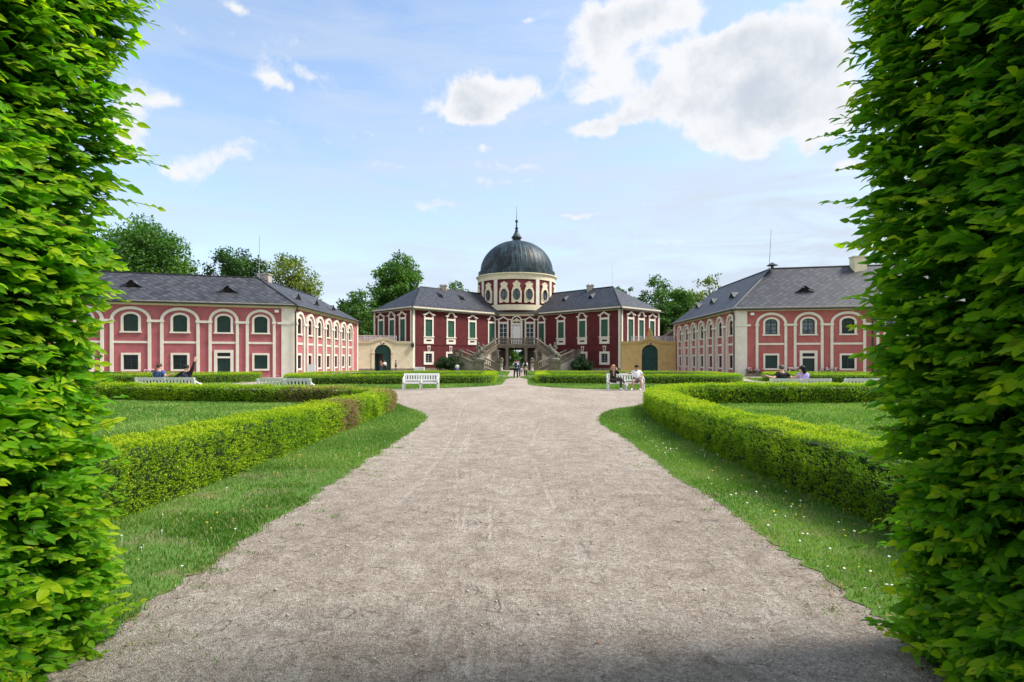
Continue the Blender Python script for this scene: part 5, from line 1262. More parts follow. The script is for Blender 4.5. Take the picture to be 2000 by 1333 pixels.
    MB().bx(T, .3 if sg < 0 else T.L - 2.5, T.L - .8 if sg < 0 else T.L - .3, top + 1.16, top + 1.30, -4.6, -4.2).bx(T, .3 if sg < 0 else T.L - 2.5, T.L - .8 if sg < 0 else T.L - .3, top + .1, top + 1.16, -4.5, -4.3).build('terrace_parapet', MT['brown_red'] if sg < 0 else MT['brown_roof'], B)
    return B, T, sc
M('railing', (.62, .62, .64), .6, .2, 6); M('brown_red', (.30, .10, .07), .85, .2, 3)
gl = gate_wall('cream gate wall with one green door leaf standing open', (xat(695, 79.6), 79.6), (xat(806.5, 82.7), 82.7), 747.7, 732, 763, MT['gate_cream'], False, True, (697, 776), -1)
gr = gate_wall('ochre yellow gate wall with closed green gate and golden finial', (xat(1212, 82.7), 82.7), (xat(1320.5, 82.2), 82.2), 1269.3, 1254, 1285, MT['gate_ochre'], True, False, (1234.5, 1319), 1)
B, T, sc = gr; fn = MB()
for q in range(26):
    a = q * 2.4; rr_ = .34 * (1 - abs(q - 10) / 20); zz = 4.95 + q * .042; p = T.pt(sc + rr_ * math.cos(a), zz, -.15 + rr_ * .5 * math.sin(a)); fn.ball(p, .10, 6, 5)
p = T.pt(sc, 4.6, -.15); fn.lathe(p, [(.22, 0), (.1, .2), (.16, .35), (.08, .5)], 10); fn.tube([p, (p[0], p[1], 6.3)], .05, 6); fn.ball((p[0], p[1], 6.2), .10, 8, 6); fn.build('finial', MT['gold'], B)
B, T, sc = gl; ln = MB(); s = T.L - .12
q = T.pt(s, 3.7, .35); ln.box(q[0]-.18, q[0]+.18, q[1]-.18, q[1]+.18, 3.45, 3.95); ln.lathe((q[0], q[1], 3.95), [(.26, 0), (.08, .22), (.03, .3)], 8); ln.tube([T.pt(s, 3.3, 0), T.pt(s, 3.2, .35), (q[0], q[1], 3.45)], .05, 6); ln.build('lantern', MT['dark_metal'], B)
# shed behind the ochre gate
sh = thing('shed', 'brown roofed shed peeping over the railing beside the pink house', 'shed', (22.8, 92, 0))
x0, y0 = xat(1296, 92), 92
MB().add([(x0, y0, 5.2), (x0 + 2.2, y0 - .2, 6.8), (x0 + 2.2, y0 + 4, 6.8), (x0, y0 + 4, 5.2), (x0 + 4.4, y0, 5.2), (x0 + 4.4, y0 + 4, 5.2)], [(0,1,2,3), (1,4,5,2)]).build('roof', MT['brown_roof'], sh)
bd = MB().box(x0 + .3, x0 + 4.1, y0 + .3, y0 + 3.8, 0, 5.25)
for q in range(8): bd.add([(x0 + .28*q + .15, y0 + .05, 5.2 + .0), (x0 + 4.4 - .28*q - .15, y0 + .05, 5.2), (x0 + 4.2 - .27*q - .15, y0 + .05, 5.36), (x0 + .28*q + .25, y0 + .05, 5.36)], [(0,1,2,3)]) if q == 0 else bd.box(x0 + .24*q + .2, x0 + 4.2 - .24*q, y0 + .1, y0 + .16, 5.2 + q * .19, 5.34 + q * .19)
bd.build('wall', MT['brown_roof'], sh)
# white low box panels by the palace corner
for q in range(6):
    x = xat(809.5, 81.9) + q * .245; b_ = MB().box(x, x + .22, 81.7, 82.1, .02, .62); b_.box(x + .03, x + .19, 81.66, 81.70, .08, .56)
    tag(b_.build('white_box', MT['white_paint']), ['first white box from the downpipe, low row under the red wall', 'second white box from the downpipe in the low row', 'third white box from the downpipe in the low row', 'fourth white box from the downpipe in the low row', 'fifth white box from the downpipe, next to last of the row', 'white box at the bush end of the low row'][q], 'box', 'low white boxes by the palace wall')
# ---------------------------------------------------------------- white benches
def bench(label, x, y, rz, L=2.1):
    B = thing('garden_bench', label, 'bench', (x, y, 0), rz, 'white wooden garden benches'); W_ = MT['white_paint']; h = L / 2
    s = MB()
    for q in range(4): s.box(-h, h, -.24 + q * .115, -.24 + q * .115 + .10, .425, .455)
    s.box(-h + .02, h - .02, -.25, -.225, .35, .424); s.build('seat', W_, B, local=True)
    b = MB(); T = T0                                       # s = x, o = -y
    tilt = lambda z: -(.20 + (z - .45) * .18)
    def slab(x0, x1, z0, z1, th=.03):
        b.add([(x0, -tilt(z0), z0), (x1, -tilt(z0), z0), (x1, -tilt(z1), z1), (x0, -tilt(z1), z1), (x0, -tilt(z0) + th, z0), (x1, -tilt(z0) + th, z0), (x1, -tilt(z1) + th, z1), (x0, -tilt(z1) + th, z1)],
              [(0,1,2,3), (7,6,5,4), (0,4,5,1), (1,5,6,2), (2,6,7,3), (3,7,4,0)])
    slab(-h, h, .83, .94); slab(-h, h, .52, .58)
    n = int(L / .145); g = L / n
    for q in range(n + 1):
        xx = -h + q * g; w_ = .034 if q not in (0, n, n // 2) else .05
        slab(max(-h, xx - w_), min(h, xx + w_), .581, .829, .022)
        for z0, z1 in ((.581, .63), (.78, .829)): slab(max(-h, xx - .05), min(h, xx + .05), z0, z1, .020)   # rounded ends of the openings
    b.build('backrest', W_, B, local=True)
    for xx in (-h + .04, 0, h - .04):
        MB().box(xx - .035, xx + .035, -.25, -.18, 0, .424).build('leg', W_, B, local=True)
        l = MB(); l.add([(xx + sx_ * .035, yy, z) for z, ya, yb in ((0, .22, .30), (.5, .205, .265), (.90, .285, .335)) for sx_, yy in ((-1, ya), (1, ya), (1, yb), (-1, yb))],
                        [(i*4 + j, i*4 + (j+1) % 4, (i+1)*4 + (j+1) % 4, (i+1)*4 + j) for i in range(2) for j in range(4)] + [(3,2,1,0), (8,9,10,11)])
        l.build('leg', W_, B, local=True)
    for xx in (-h + .04, h - .04):
        a = MB(); a.tube([(xx, .27, .80), (xx, .12, .74), (xx, -.10, .655), (xx, -.27, .635)], .032, 6); a.box(xx - .03, xx + .03, -.245, -.185, .44, .64); a.build('armrest', W_, B, local=True)
    return B
def bpos(u0, u1, y): return (xat((u0 + u1) / 2, y), y, (u1 - u0) / F * y)
x, y, L = bpos(787, 857, 32.5); bench('empty white bench facing the viewer, before the hedge loop on the plaza', x, y, 0, L)
x, y, L = bpos(1186, 1258, 32.3); bench('white bench where a woman in black and a man in white sit', x, y, 0, L); BFR = (x, y)
x, y, L = bpos(508, 611, 24.5); bench('empty white bench seen from behind over the browned hedge', x, y, PI + .05, L)
x, y, L = bpos(272, 388, 25.7); bench('white bench seen from behind under the waving person', x, y, PI, L); BL_ = (x, y)
x, y, L = bpos(1497, 1617, 24.2); bench('white bench seen from behind, carrying the man in black', x, y, PI, L); BR_ = (x, y)
x, y, L = bpos(1641, 1762, 24.3); bench('empty white bench seen from behind beside the darker hornbeam', x, y, PI, L)
# ---------------------------------------------------------------- people
def clothm(n, c, r=.85): M('cloth_' + n, c, r, .12, 14); return MT['cloth_' + n]
SKIN = {}
def skinm(n, c): M('skin_' + n, c, .55, .05, 20); return MT['skin_' + n]
S1, S2, S3 = skinm('fair', (.62, .36, .26)), skinm('tan', (.42, .23, .15)), skinm('dark', (.20, .105, .065))
C = {n: clothm(n, c) for n, c in dict(black=(.012, .012, .014), navy=(.020, .030, .065), blue=(.055, .11, .26), lavender=(.44, .34, .70), white=(.80, .80, .82), grey=(.22, .20, .19), khaki=(.34, .28, .19), orange=(.62, .22, .10), denim=(.05, .08, .16), tights=(.060, .052, .050), violet=(.13, .10, .42), brown=(.075, .045, .03), pale=(.55, .62, .70)).items()}
HR_ = {n: clothm('hair_' + n, c, .6) for n, c in dict(dark=(.014, .011, .010), brown=(.060, .034, .020), blond=(.40, .25, .12), grey=(.10, .085, .075)).items()}
def skin_mesh(name, nodes, edges, mtl, parent, sub=1):
    """one continuous skinned surface over a joint skeleton: nodes {name: ((x,y,z), radius)}"""
    bm = bmesh.new(); ly = bm.verts.layers.skin.verify(); vm = {}
    for q, (n, (p, r)) in enumerate(nodes.items()):
        v = bm.verts.new(p); v[ly].radius = r if hasattr(r, '__len__') else (r, r); v[ly].use_root = (q == 0); vm[n] = v
    for a, b in edges: bm.edges.new((vm[a], vm[b]))
    me = bpy.data.meshes.new(name + '_skeleton'); bm.to_mesh(me); bm.free()
    o = bpy.data.objects.new(name + '_skeleton', me); COL.objects.link(o)
    sk = o.modifiers.new('skin', 'SKIN'); sk.use_smooth_shade = True
    ss = o.modifiers.new('sub', 'SUBSURF'); ss.levels = ss.render_levels = sub
    dg = bpy.context.evaluated_depsgraph_get(); me2 = bpy.data.meshes.new_from_object(o.evaluated_get(dg)); me2.name = name
    bpy.data.objects.remove(o); bpy.data.meshes.remove(me)
    me2.materials.clear(); me2.materials.append(mtl)
    r = bpy.data.objects.new(name, me2); COL.objects.link(r)
    if parent is not None: r.parent = parent
    return r
STAND = dict(pelvis=(0, 0, .93), waist=(0, 0, 1.08), chest=(0, 0, 1.28), neck=(0, .01, 1.42), jaw=(0, -.005, 1.50), head=(0, -.015, 1.59), crown=(0, -.005, 1.67),
             shL=(-.17, .0, 1.37), shR=(.17, .0, 1.37), elL=(-.23, .02, 1.10), elR=(.23, .02, 1.10), wrL=(-.24, -.04, .86), wrR=(.24, -.04, .86),
             hipL=(-.09, 0, .88), hipR=(.09, 0, .88), knL=(-.10, -.01, .49), knR=(.10, -.01, .49), anL=(-.10, .02, .08), anR=(.10, .02, .08), toL=(-.12, -.15, .035), toR=(.12, -.15, .035))
SIT = dict(pelvis=(0, .05, .555), waist=(0, .08, .70), chest=(0, .10, .92), neck=(0, .10, 1.07), jaw=(0, .075, 1.15), head=(0, .06, 1.24), crown=(0, .065, 1.32),
           shL=(-.18, .10, 1.02), shR=(.18, .10, 1.02), elL=(-.25, .06, .77), elR=(.25, .06, .77), wrL=(-.18, -.20, .66), wrR=(.18, -.20, .66),
           hipL=(-.10, -.02, .54), hipR=(.10, -.02, .54), knL=(-.13, -.44, .53), knR=(.13, -.44, .53), anL=(-.13, -.42, .09), anR=(.13, -.42, .09), toL=(-.14, -.60, .04), toR=(.14, -.60, .04))
RAD = dict(pelvis=.135, waist=.115, chest=.128, neck=.066, jaw=.072, head=.093, crown=.062, shL=.062, shR=.062, elL=.043, elR=.043, wrL=.029, wrR=.029, hipL=.085, hipR=.085, knL=.058, knR=.058, anL=.040, anR=.040, toL=.032, toR=.032)
CORE = [('pelvis', 'waist'), ('waist', 'chest'), ('chest', 'neck'), ('neck', 'jaw'), ('jaw', 'head'), ('head', 'crown')]
ARM = lambda s: [('chest', 'sh' + s), ('sh' + s, 'el' + s), ('el' + s, 'wr' + s)]
LEG = lambda s: [('pelvis', 'hip' + s), ('hip' + s, 'kn' + s), ('kn' + s, 'an' + s), ('an' + s, 'to' + s)]
def person(label, x, y, rz, pose, over=None, look=(0, -1, 0), scale=1.0, skin=None, hair='brown', hairlen=0, top='blue', sleeve='short', legs='black', legcut='full', shoes='black', skirt=None, group='visitors in the palace court', face=False, z=0.0, extra=None, bald=False, wide=1.0):
    P = dict(pose); P.update(over or {}); P = {k_: Vector(v) * scale for k_, v in P.items()}
    root = thing('person', label, 'person', (x, y, z), rz, group); skin = skin or S1
    nd = {k_: (v, RAD[k_] * scale * (wide if k_ in ('waist', 'chest', 'pelvis') else 1)) for k_, v in P.items()}; ed = CORE + ARM('L') + ARM('R') + LEG('L') + LEG('R')
    for s, sg in (('L', -1), ('R', 1)):            # hands: palm, four unequal bent fingers and a thumb
        wr, el = P['wr' + s], P['el' + s]; d = (wr - el).normalized(); sd_ = d.cross(Vector((0, 1, 0)) if abs(d.y) < .9 else Vector((0, 0, 1))).normalized(); nn = d.cross(sd_)
        palm = wr + d * .065 * scale; nd['pa' + s] = (palm, (.030 * scale, .022 * scale)); ed.append(('wr' + s, 'pa' + s))
        for q, (off, ln) in enumerate(((-.030, .062), (-.011, .074), (.010, .070), (.029, .055))):
            a = palm + (d * .030 + sd_ * off) * scale; b = a + (d * ln * .55 + sd_ * off * .25 + nn * .006) * scale; c = b + (d * ln * .42 + nn * .016) * scale
            for nm, p_, r_ in (('a', a, .0095), ('b', b, .0085), ('c', c, .0065)): nd[f'f{q}{nm}{s}'] = (p_, r_ * scale)
            ed += [('pa' + s, f'f{q}a{s}'), (f'f{q}a{s}', f'f{q}b{s}'), (f'f{q}b{s}', f'f{q}c{s}')]
        t1 = wr + (d * .035 - sd_ * .034) * scale; t2 = t1 + (d * .034 - sd_ * .020) * scale
        nd['t1' + s], nd['t2' + s] = (t1, .011 * scale), (t2, .008 * scale); ed += [('wr' + s, 't1' + s), ('t1' + s, 't2' + s)]
    hd = P['head']; hu = (P['crown'] - P['jaw']).normalized()
    look = Vector(look).normalized()
    nd['nose'] = (hd + (look * .100 - hu * .012) * scale, .013 * scale); ed.append(('head', 'nose'))
    er = look.cross(hu).normalized()
    for q, sg in (('eaL', -1), ('eaR', 1)): nd[q] = (hd + (er * .098 * sg - hu * .005) * scale, .014 * scale); ed.append(('head', q))
    skin_mesh('body', nd, ed, skin, root, 1)
    # clothes
    k_ = scale; cl = {n: (P[n], (RAD[n] * (wide if n in ('waist', 'chest', 'pelvis') else 1) + .022) * k_) for n in ('pelvis', 'waist', 'chest')}
    cl['collar'] = (P['chest'].lerp(P['neck'], .75), .075 * k_); e2 = [('pelvis', 'waist'), ('waist', 'chest'), ('chest', 'collar')]
    for s in 'LR':
        cl['sh' + s] = (P['sh' + s], .082 * k_); e2.append(('chest', 'sh' + s))
        if sleeve == 'short': cl['cu' + s] = (P['sh' + s].lerp(P['el' + s], .72), .068 * k_); e2.append(('sh' + s, 'cu' + s))
        elif sleeve == 'long':
            cl['el' + s] = (P['el' + s], .060 * k_); cl['wr' + s] = (P['el' + s].lerp(P['wr' + s], .9), .046 * k_); e2 += [('sh' + s, 'el' + s), ('el' + s, 'wr' + s)]
    skin_mesh('shirt' if sleeve != 'long' else 'jacket', cl, e2, C[top], root, 1)
    if legs:
        cl = {'pelvis': (P['pelvis'], .150 * k_)}; e2 = []
        for s in 'LR':
            cl['hip' + s] = (P['hip' + s], .100 * k_); e2.append(('pelvis', 'hip' + s))
            if legcut == 'full': cl['kn' + s] = (P['kn' + s], .076 * k_); cl['an' + s] = (P['kn' + s].lerp(P['an' + s], .92), .058 * k_); e2 += [('hip' + s, 'kn' + s), ('kn' + s, 'an' + s)]
            else: cl['kn' + s] = (P['hip' + s].lerp(P['kn' + s], .86), .092 * k_); e2.append(('hip' + s, 'kn' + s))
        skin_mesh('trousers' if legcut == 'full' else 'shorts', cl, e2, C[legs], root, 1)
    if skirt:
        z0, z1, m_ = skirt; MB().lathe((P['waist'].x, P['waist'].y, 0), [(.125 * k_, P['waist'].z), (.17 * k_, P['pelvis'].z), (.21 * k_, (P['pelvis'].z + z1) / 2), (.25 * k_, z1)], 16, rib=lambda q, r, z_: .012 * (q % 2)).build('skirt', C[m_], root, True, True)
    for s in 'LR':
        a, t_ = P['an' + s], P['to' + s]; d = (t_ - a); m_ = a.lerp(t_, .45)
        sh_ = MB(); sh_.tube([a - d * .35 - Vector((0, 0, .02 * k_)), m_, t_ + d * .15], [.042 * k_, .046 * k_, .030 * k_], 8); sh_.build('shoe', C[shoes], root, True, True)
    # hair
    if not bald:
        hb = MB(); up_ = hu; back = -look
        rows = []
        for i in range(6):
            e = math.radians(90 - i * 25)
            for j in range(12):
                a = 2 * PI * j / 12; dd = (er * math.cos(a) + look * math.sin(a)) * math.cos(e) + up_ * math.sin(e)
                frontness = max(0, dd.dot(look)); cut = (-.58 + 1.0 * frontness)
                h_ = dd.dot(up_)
                if h_ < cut: dd = (dd + up_ * (cut - h_)).normalized()
                rows.append(hd + up_ * .022 * k_ + (dd * (.108 + random.uniform(-.004, .005)) + back * .012) * k_)
        hb.add(rows, [(i*12 + j, i*12 + (j+1) % 12, (i+1)*12 + (j+1) % 12, (i+1)*12 + j) for i in range(5) for j in range(12)] + [tuple(range(12))])
        if hairlen:
            b0 = hd + back * .075 * k_; hb.tube([b0 + up_ * .05 * k_, b0 - up_ * .06 * k_, b0 - up_ * (.06 + hairlen * .6) * k_ + back * .03 * k_, b0 - up_ * (.06 + hairlen) * k_], [.075 * k_, .085 * k_, .07 * k_, .02 * k_], 8)
        hb.build('hair', HR_[hair], root, True, True)
    if face:
        for sg in (-1, 1): MB().ball(hd + (look * .083 + er * .034 * sg + hu * .012) * scale, .012 * scale, 8, 6).build('eye', C['black'], root, True, True)
        MB().ball(hd + (look * .078 - hu * .058) * scale, (.022 * scale, .010 * scale, .007 * scale), 8, 5).build('mouth', C['brown'], root, True, True)
    if extra: extra(root, P, k_, look, hu)
    return root

def backpack(m_):
    def f(root, P, k_, look, hu):
        c = (P['chest'] + P['waist']) / 2; b = MB()
        b.ball((c.x, c.y + .19 * k_, c.z + .05 * k_), (.15 * k_, .10 * k_, .24 * k_), 12, 8); b.ball((c.x, c.y + .27 * k_, c.z - .03 * k_), (.11 * k_, .06 * k_, .12 * k_), 10, 6); bp = b.build('backpack', C[m_], root, True, True)
        st = MB()
        for e in (-1, 1): st.tube([(e*.11*k_, c.y + .12*k_, P['chest'].z + .10*k_), (e*.12*k_, c.y, P['neck'].z + .02*k_), (e*.12*k_, c.y - .15*k_, P['chest'].z - .02*k_)], .018 * k_, 5)
        st.build('strap', C[m_], bp, True, True)
    return f
def straps(root, P, k_, look, hu):
    st = MB()
    for e in (-1, 1): st.tube([(e*.10*k_, P['chest'].y - .12*k_, P['chest'].z + .02), (e*.10*k_, P['chest'].y + .02, P['neck'].z - .015*k_), (e*.10*k_, P['chest'].y + .135*k_, P['chest'].z + .04), (e*.06*k_, P['waist'].y + .145*k_, P['waist'].z)], .016*k_, 5)
    st.build('strap', C['black'], root, True, True)
def cap(root, P, k_, look, hu):
    c = P['head'] + hu * .035 * k_; b = MB().lathe(tuple(c), [(.112*k_, 0), (.112*k_, .03*k_), (.09*k_, .075*k_), (.03*k_, .095*k_)], 14)
    p = c + look * .13 * k_; b.ball((p.x, p.y, p.z + .005), (.085*k_, .075*k_, .014*k_), 10, 5); b.build('cap', C['black'], root, True, True)
    MB().ball(P['head'] + (look * .082 + hu * .012) * k_, (.07*k_, .022*k_, .018*k_), 8, 5).build('sunglasses', C['black'], root, True, True)
def shades(root, P, k_, look, hu):
    MB().ball(P['head'] + (look * .08 + hu * .012) * k_, (.055*k_, .03*k_, .02*k_), 8, 5).build('sunglasses', C['black'], root, True, True)
def vest(root, P, k_, look, hu):
    c = P['chest'].lerp(P['waist'], .45); MB().ball((c.x, c.y + .045*k_, c.z), (.155*k_, .125*k_, .21*k_), 12, 8).build('vest', C['navy'], root, True, True)
def shawl(root, P, k_, look, hu):
    a = P['neck']; b = MB().tube([(a.x - .05*k_, a.y - .08*k_, a.z + .10*k_), (a.x - .09*k_, a.y - .135*k_, a.z - .10*k_), (a.x - .07*k_, a.y - .15*k_, a.z - .30*k_)], [.04*k_, .05*k_, .02*k_], 7); b.build('hair', HR_['blond'], root, True, True)
def bag(root, P, k_, look, hu):
    a = P['wrR']; MB().ball((a.x + .02, a.y, a.z - .12), (.05, .03, .13), 8, 6).build('bag', C['white'], root, True, True)
# rear benches, seen from behind (they face away from the viewpoint: turned by half a circle)
SC_ = 1.11
person('person in blue t-shirt with dark braces, arm along the white bench back', xat(308, 25.6), 25.80, PI, SIT, dict(elL=(-.36, .24, .86), wrL=(-.56, .26, .93), elR=(.25, .0, .78), wrR=(.16, -.25, .66)), scale=SC_ * 1.03, hair='brown', top='blue', legs='navy', extra=straps, wide=1.1, look=(-.55, -.8, 0))
person('person in black jacket waving one raised arm beside the person in blue', xat(361, 25.6), 25.80, PI, SIT, dict(shR=(-.19, .10, 1.03), shL=(.18, .10, 1.02), elR=(-.30, .14, 1.24), wrR=(-.33, .05, 1.53), elL=(.36, .22, .84), wrL=(.46, .27, .80)), scale=SC_, hair='dark', top='black', sleeve='long', legs='navy', extra=vest, look=(-.35, -.9, 0))
person('balding man in black t-shirt, both arms spread along the bench back', xat(1529, 24.15), 24.34, PI, SIT, dict(elL=(-.33, .22, .86), wrL=(-.46, .28, .92), elR=(.36, .22, .86), wrR=(.62, .27, .93)), scale=SC_, skin=S1, hair='grey', top='black', legs='grey', bald=False, wide=1.1)
person('woman in lavender top with dark tied hair sitting beside the man in black', xat(1570, 24.15), 24.34, PI, SIT, dict(elL=(-.24, .0, .80), wrL=(-.12, -.2, .66), elR=(.24, .0, .80), wrR=(.12, -.2, .66)), scale=SC_ * .98, hair='dark', hairlen=.17, top='lavender', legs='navy', look=(.25, -.95, 0))
# the couple on the plaza bench
person('blond woman in black coat and dark tights, legs crossed, hand at her face', xat(1199, 32.2), 32.12, .55, SIT, dict(elR=(.22, -.12, .86), wrR=(.06, -.14, 1.10), elL=(-.22, -.08, .76), wrL=(.05, -.22, .66), hipL=(-.1, -.02, .55), knL=(.05, -.46, .66), anL=(.20, -.66, .36), toL=(.22, -.80, .30), knR=(.10, -.42, .53), anR=(.08, -.44, .09), toR=(.08, -.62, .04)), scale=1.06, hair='blond', hairlen=.26, top='black', sleeve='long', legs='tights', shoes='white', skirt=(0, .50, 'black'), face=True, extra=lambda *a: (shades(*a), shawl(*a)), look=(.35, -.9, .05))
person('man in white t-shirt, grey shorts and dark cap with knees apart', xat(1243, 32.2), 32.12, -.1, SIT, dict(knL=(-.24, -.42, .53), anL=(-.30, -.40, .09), toL=(-.34, -.56, .04), knR=(.20, -.42, .53), anR=(.12, -.40, .09), toR=(.16, -.57, .04), elR=(.34, .02, .78), wrR=(.16, -.22, .70), elL=(-.32, .18, .88), wrL=(-.50, .22, .94)), scale=1.04, skin=S2, hair='dark', top='white', legs='grey', legcut='short', shoes='white', face=True, extra=cap, wide=1.12, look=(.15, -.97, 0))
# walkers on the middle path
person('man walking away in dark clothes, holding a camera up to his face', xat(1007.5, 49.9), 49.9, PI, STAND, dict(elL=(-.30, -.12, 1.22), wrL=(-.10, -.26, 1.50), elR=(.30, -.12, 1.22), wrR=(.10, -.26, 1.50), knL=(-.13, -.02, .49), anL=(-.15, .02, .08), toL=(-.17, -.15, .035), knR=(.13, -.02, .49), anR=(.17, .02, .08), toR=(.20, -.15, .035)), scale=.99, hair='brown', top='pale', sleeve='short', legs='black', shoes='white', extra=backpack('navy'))
person('person in navy walking close behind the man with the camera, white bag in hand', xat(1012.5, 53.0), 53.0, PI, STAND, dict(wrL=(-.25, -.02, .86)), scale=1.03, hair='dark', top='navy', sleeve='long', legs='denim', shoes='white', extra=bag)
person('small child in blue violet dress holding the hand of a woman', xat(1018.5, 56), 56, PI, STAND, dict(wrL=(-.33, -.03, 1.12), elL=(-.28, .0, 1.24)), scale=.60, hair='brown', top='pale', legs=None, skirt=(0, .62, 'violet'), shoes='brown', sleeve='none')
person('woman in beige skirt and black tights with a dark backpack, leading the child', xat(1026, 57), 57, PI, STAND, dict(elR=(.26, .0, 1.10), wrR=(.36, -.04, .86)), scale=.97, hair='brown', hairlen=.15, top='white', legs='black', skirt=(0, .62, 'khaki'), extra=backpack('black'))
# visitors by the open gate and by the bush
person('visitor in orange top with dark rucksack before the open green gate', xat(743.5, 78.6), 78.6, PI * .85, STAND, scale=.95, hair='grey', top='orange', legs='denim', extra=backpack('brown'))
person('visitor in white shirt and dark trousers before the open green gate', xat(751.5, 78.9), 78.9, PI * 1.1, STAND, dict(elR=(.30, .05, 1.15), wrR=(.22, -.1, 1.05)), scale=.93, hair='grey', top='white', sleeve='long', legs='black')
person('visitor in blue jacket standing by the cream gate wall', xat(773, 78.4), 78.4, PI * .6, STAND, dict(elL=(-.32, .05, 1.12), wrL=(-.2, -.1, 1.0)), scale=.95, hair='dark', top='blue', sleeve='long', legs='denim')
person('visitor in white blouse and violet skirt sitting low beside the bush', xat(893, 78.0), 78.0, PI, SIT, scale=.98, hair='dark', top='white', sleeve='long', legs='violet', skirt=(0, .35, 'violet'), z=-.12)
tag(MB().box(xat(893, 78.0) - .3, xat(893, 78.0) + .3, 77.75, 78.15, 0, .32).box(xat(893, 78.0) - .34, xat(893, 78.0) + .34, 77.7, 78.2, .27, .335).build('stone_block', MT['stone']), 'low stone block the visitor in white blouse sits on', 'stone block')
# ---------------------------------------------------------------- statues
def statue_rider(label, x, y, z, sg):
    root = thing('horse_statue', label, 'statue', (x, y, z), 0, 'stone horse tamer groups'); m_ = MT['dark_stone']
    q = lambda X_, Y_, Z_: Vector((X_ * sg, Y_, Z_))
    # rearing horse, chest towards the stairs
    nd = dict(belly=(q(-.05, 0, 1.0), .34), chest=(q(.30, 0, 1.38), .33), rump=(q(-.48, 0, .78), .34), neck=(q(.52, 0, 1.82), .20), poll=(q(.62, -.03, 2.15), .14), muz=(q(.88, -.08, 1.92), .08), ear=(q(.56, .03, 2.34), .04),
              sL=(q(.45, -.22, 1.20), .13), kL=(q(.85, -.25, 1.12), .085), hL=(q(.80, -.25, .72), .06), sR=(q(.42, .20, 1.20), .13), kR=(q(.92, .2, 1.34), .085), hR=(q(1.02, .2, .98), .06),
              tL=(q(-.52, -.20, .56), .18), gL=(q(-.30, -.24, .36), .10), fL=(q(-.50, -.24, .06), .08), tR=(q(-.58, .20, .56), .18), gR=(q(-.40, .24, .36), .10), fR=(q(-.62, .24, .06), .08), t1=(q(-.80, 0, .72), .09), t2=(q(-.92, 0, .15), .07))
    ed = [('belly', 'chest'), ('belly', 'rump'), ('chest', 'neck'), ('neck', 'poll'), ('poll', 'muz'), ('poll', 'ear'), ('chest', 'sL'), ('sL', 'kL'), ('kL', 'hL'), ('chest', 'sR'), ('sR', 'kR'), ('kR', 'hR'), ('rump', 'tL'), ('tL', 'gL'), ('gL', 'fL'), ('rump', 'tR'), ('tR', 'gR'), ('gR', 'fR'), ('rump', 't1'), ('t1', 't2')]
    skin_mesh('horse', nd, ed, m_, root)
    nd = dict(pelvis=(q(-.05, -.02, 1.42), .17), waist=(q(-.06, -.02, 1.62), .15), chest=(q(-.06, -.02, 1.88), .17), neck=(q(-.05, -.03, 2.10), .07), head=(q(-.04, -.05, 2.30), .125), crown=(q(-.04, -.04, 2.46), .10), plume=(q(-.12, 0, 2.58), .05),
              shL=(q(-.24, -.05, 2.00), .09), elL=(q(-.40, -.12, 1.70), .065), wrL=(q(-.20, -.25, 1.56), .05), shR=(q(.14, -.05, 2.0), .09), elR=(q(.30, -.14, 1.76), .065), wrR=(q(.46, -.12, 1.66), .05),
              knL=(q(.05, -.42, 1.18), .10), anL=(q(-.08, -.44, .72), .065), toL=(q(.08, -.46, .62), .05), knR=(q(.05, .40, 1.18), .10), anR=(q(-.08, .42, .72), .065), cape=(q(-.30, .06, 1.50), .13))
    ed = [('pelvis', 'waist'), ('waist', 'chest'), ('chest', 'neck'), ('neck', 'head'), ('head', 'crown'), ('crown', 'plume'), ('chest', 'shL'), ('shL', 'elL'), ('elL', 'wrL'), ('chest', 'shR'), ('shR', 'elR'), ('elR', 'wrR'), ('pelvis', 'knL'), ('knL', 'anL'), ('anL', 'toL'), ('pelvis', 'knR'), ('knR', 'anR'), ('waist', 'cape')]
    skin_mesh('rider', nd, ed, m_, root)
    b = MB(); b.ball((0, 0, .12), (.82, .62, .28), 12, 7); b.ball((.15 * sg, -.1, .38), (.30, .3, .42), 9, 7); b.ball((.45 * sg, .1, .2), (.3, .3, .35), 9, 6); b.build('rock_base', m_, root, True, True)
statue_rider('weathered stone rider on a rearing horse, statue nearer the cream gate', -5.3, 79.8, 1.6, 1)
statue_rider('weathered stone rider on a rearing horse, statue nearer the ochre gate', 5.3, 79.8, 1.6, -1)
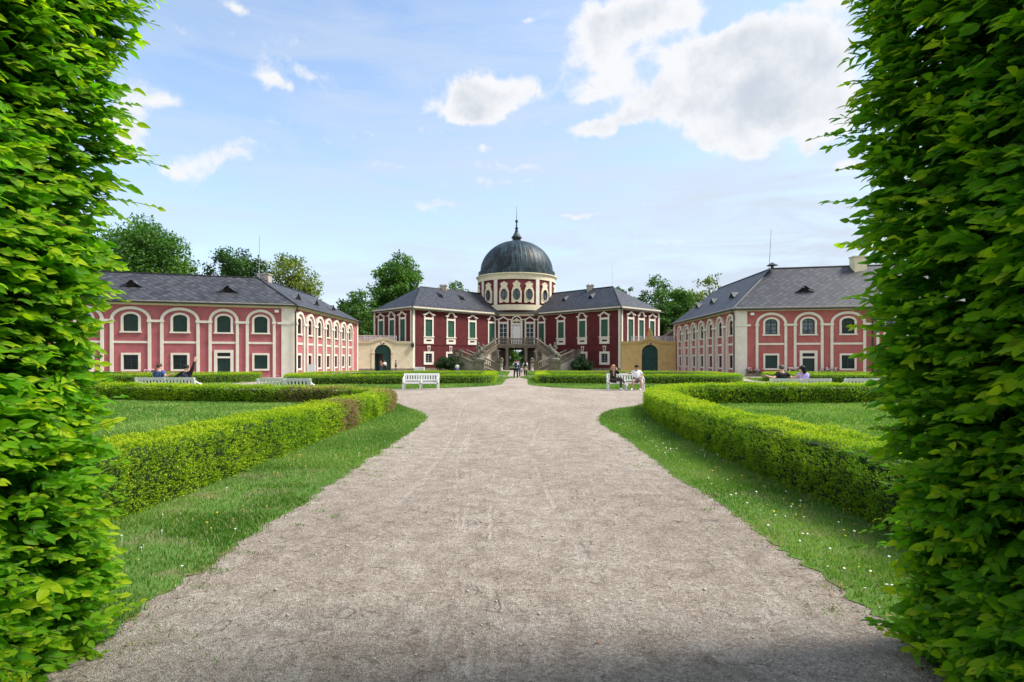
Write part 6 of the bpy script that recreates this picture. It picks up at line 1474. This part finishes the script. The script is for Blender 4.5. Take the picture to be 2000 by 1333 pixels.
for e, lb in ((-1, 'standing stone figure on the stair newel, nearer the cream gate'), (1, 'standing stone figure on the stair newel, nearer the ochre gate')):
    root = thing('stone_figure', lb, 'statue', (e * 2.75, 82.05, 1.62), 0, 'standing stone figures at the stair foot'); P = {n: (Vector(p) * .98, RAD[n] * 1.15) for n, p in STAND.items()}
    P['elL'] = (Vector((-.30, -.05, 1.12)), .06); P['wrL'] = (Vector((-.12, -.20, 1.16)), .05); P['elR'] = (Vector((.30, .0, 1.20)), .06); P['wrR'] = (Vector((.30, -.10, 1.45)), .05)
    P['drape'] = (Vector((.06, .08, .55)), .17); P['hem'] = (Vector((.08, .10, .12)), .19)
    skin_mesh('figure', P, CORE + ARM('L') + ARM('R') + LEG('L') + LEG('R') + [('pelvis', 'drape'), ('drape', 'hem')], MT['dark_stone'], root)
    MB().box(-.34, .34, -.30, .30, 0, .07).build('base', MT['dark_stone'], root, local=True)
    vx = e * 2.18; t = thing('stone_vase', ('stone vase with carved flowers beside the passage, nearer the cream gate', 'stone vase with carved flowers beside the passage, nearer the ochre gate')[e > 0], 'vase', (vx, 81.2, 0), 0, 'stone vases at the passage')
    MB().lathe((0, 0, 0), [(.30, 0), (.30, .18), (.22, .22), (.20, .95), (.28, 1.0), (.28, 1.08)], 14).build('foot', MT['grey_plaster'], t, True, True)
    MB().lathe((0, 0, 0), [(.10, 1.08), (.09, 1.18), (.26, 1.36), (.30, 1.50), (.24, 1.56), (.32, 1.62)], 14).build('bowl', MT['stone'], t, True, True)
    fl = MB(); [fl.ball((.24 * math.cos(q * 2.4) * (q % 3) / 2, .24 * math.sin(q * 2.4) * (q % 3) / 2, 1.70 + .05 * (q % 4)), .11, 7, 5) for q in range(12)]; fl.build('carved_flowers', MT['stone'], t, True, True)
# pink geraniums under the walls of the pink houses
M('bloom', (.72, .42, .50), .7, .3, 30); M('bloom_pale', (.80, .66, .68), .7, .2, 30)
for q, (T, s, n_) in enumerate(((frR, frR.s_at(1470), 'pink geraniums at the foot of the white corner pilaster'), (frR, frR.s_at(1544), 'pale pink geraniums between shuttered window and green door'), (frR, frR.s_at(1616), 'pale pink geraniums past the green door by the glazed window'), (frL, frL.s_at(302), 'few pink geraniums under the wall behind the two people on the bench'))):
    p = T.pt(s, 0, .55); t = thing('geranium_pot', n_, 'flowers', (p[0], p[1], 0), 0, 'geraniums along the pink houses')
    MB().box(-.75, .75, -.14, .14, .0, .28).build('trough', MT['stone'], t, local=True)
    k2 = 240; Pp = RNG.uniform((-.8, -.22, .26), (.8, .22, .72), (k2, 3)); v, f = leaf_quads(Pp, rnd_unit(k2), rnd_unit(k2) + [0, 0, .6], RNG.uniform(.08, .14, k2), RNG.uniform(.07, .11, k2))
    o = np_mesh('foliage', v, f, MT['oak_leaf'], None, attrs={'tint': np.repeat(RNG.random(k2) * .7, 4)}); o.parent = t
    fl = MB(); [fl.ball((random.uniform(-.8, .8), random.uniform(-.24, .2), random.uniform(.55, .92)), random.uniform(.05, .085), 7, 5) for _ in range(26)]; fl.build('blooms', MT['bloom' if q in (0, 3) else 'bloom_pale'], t, True, True)
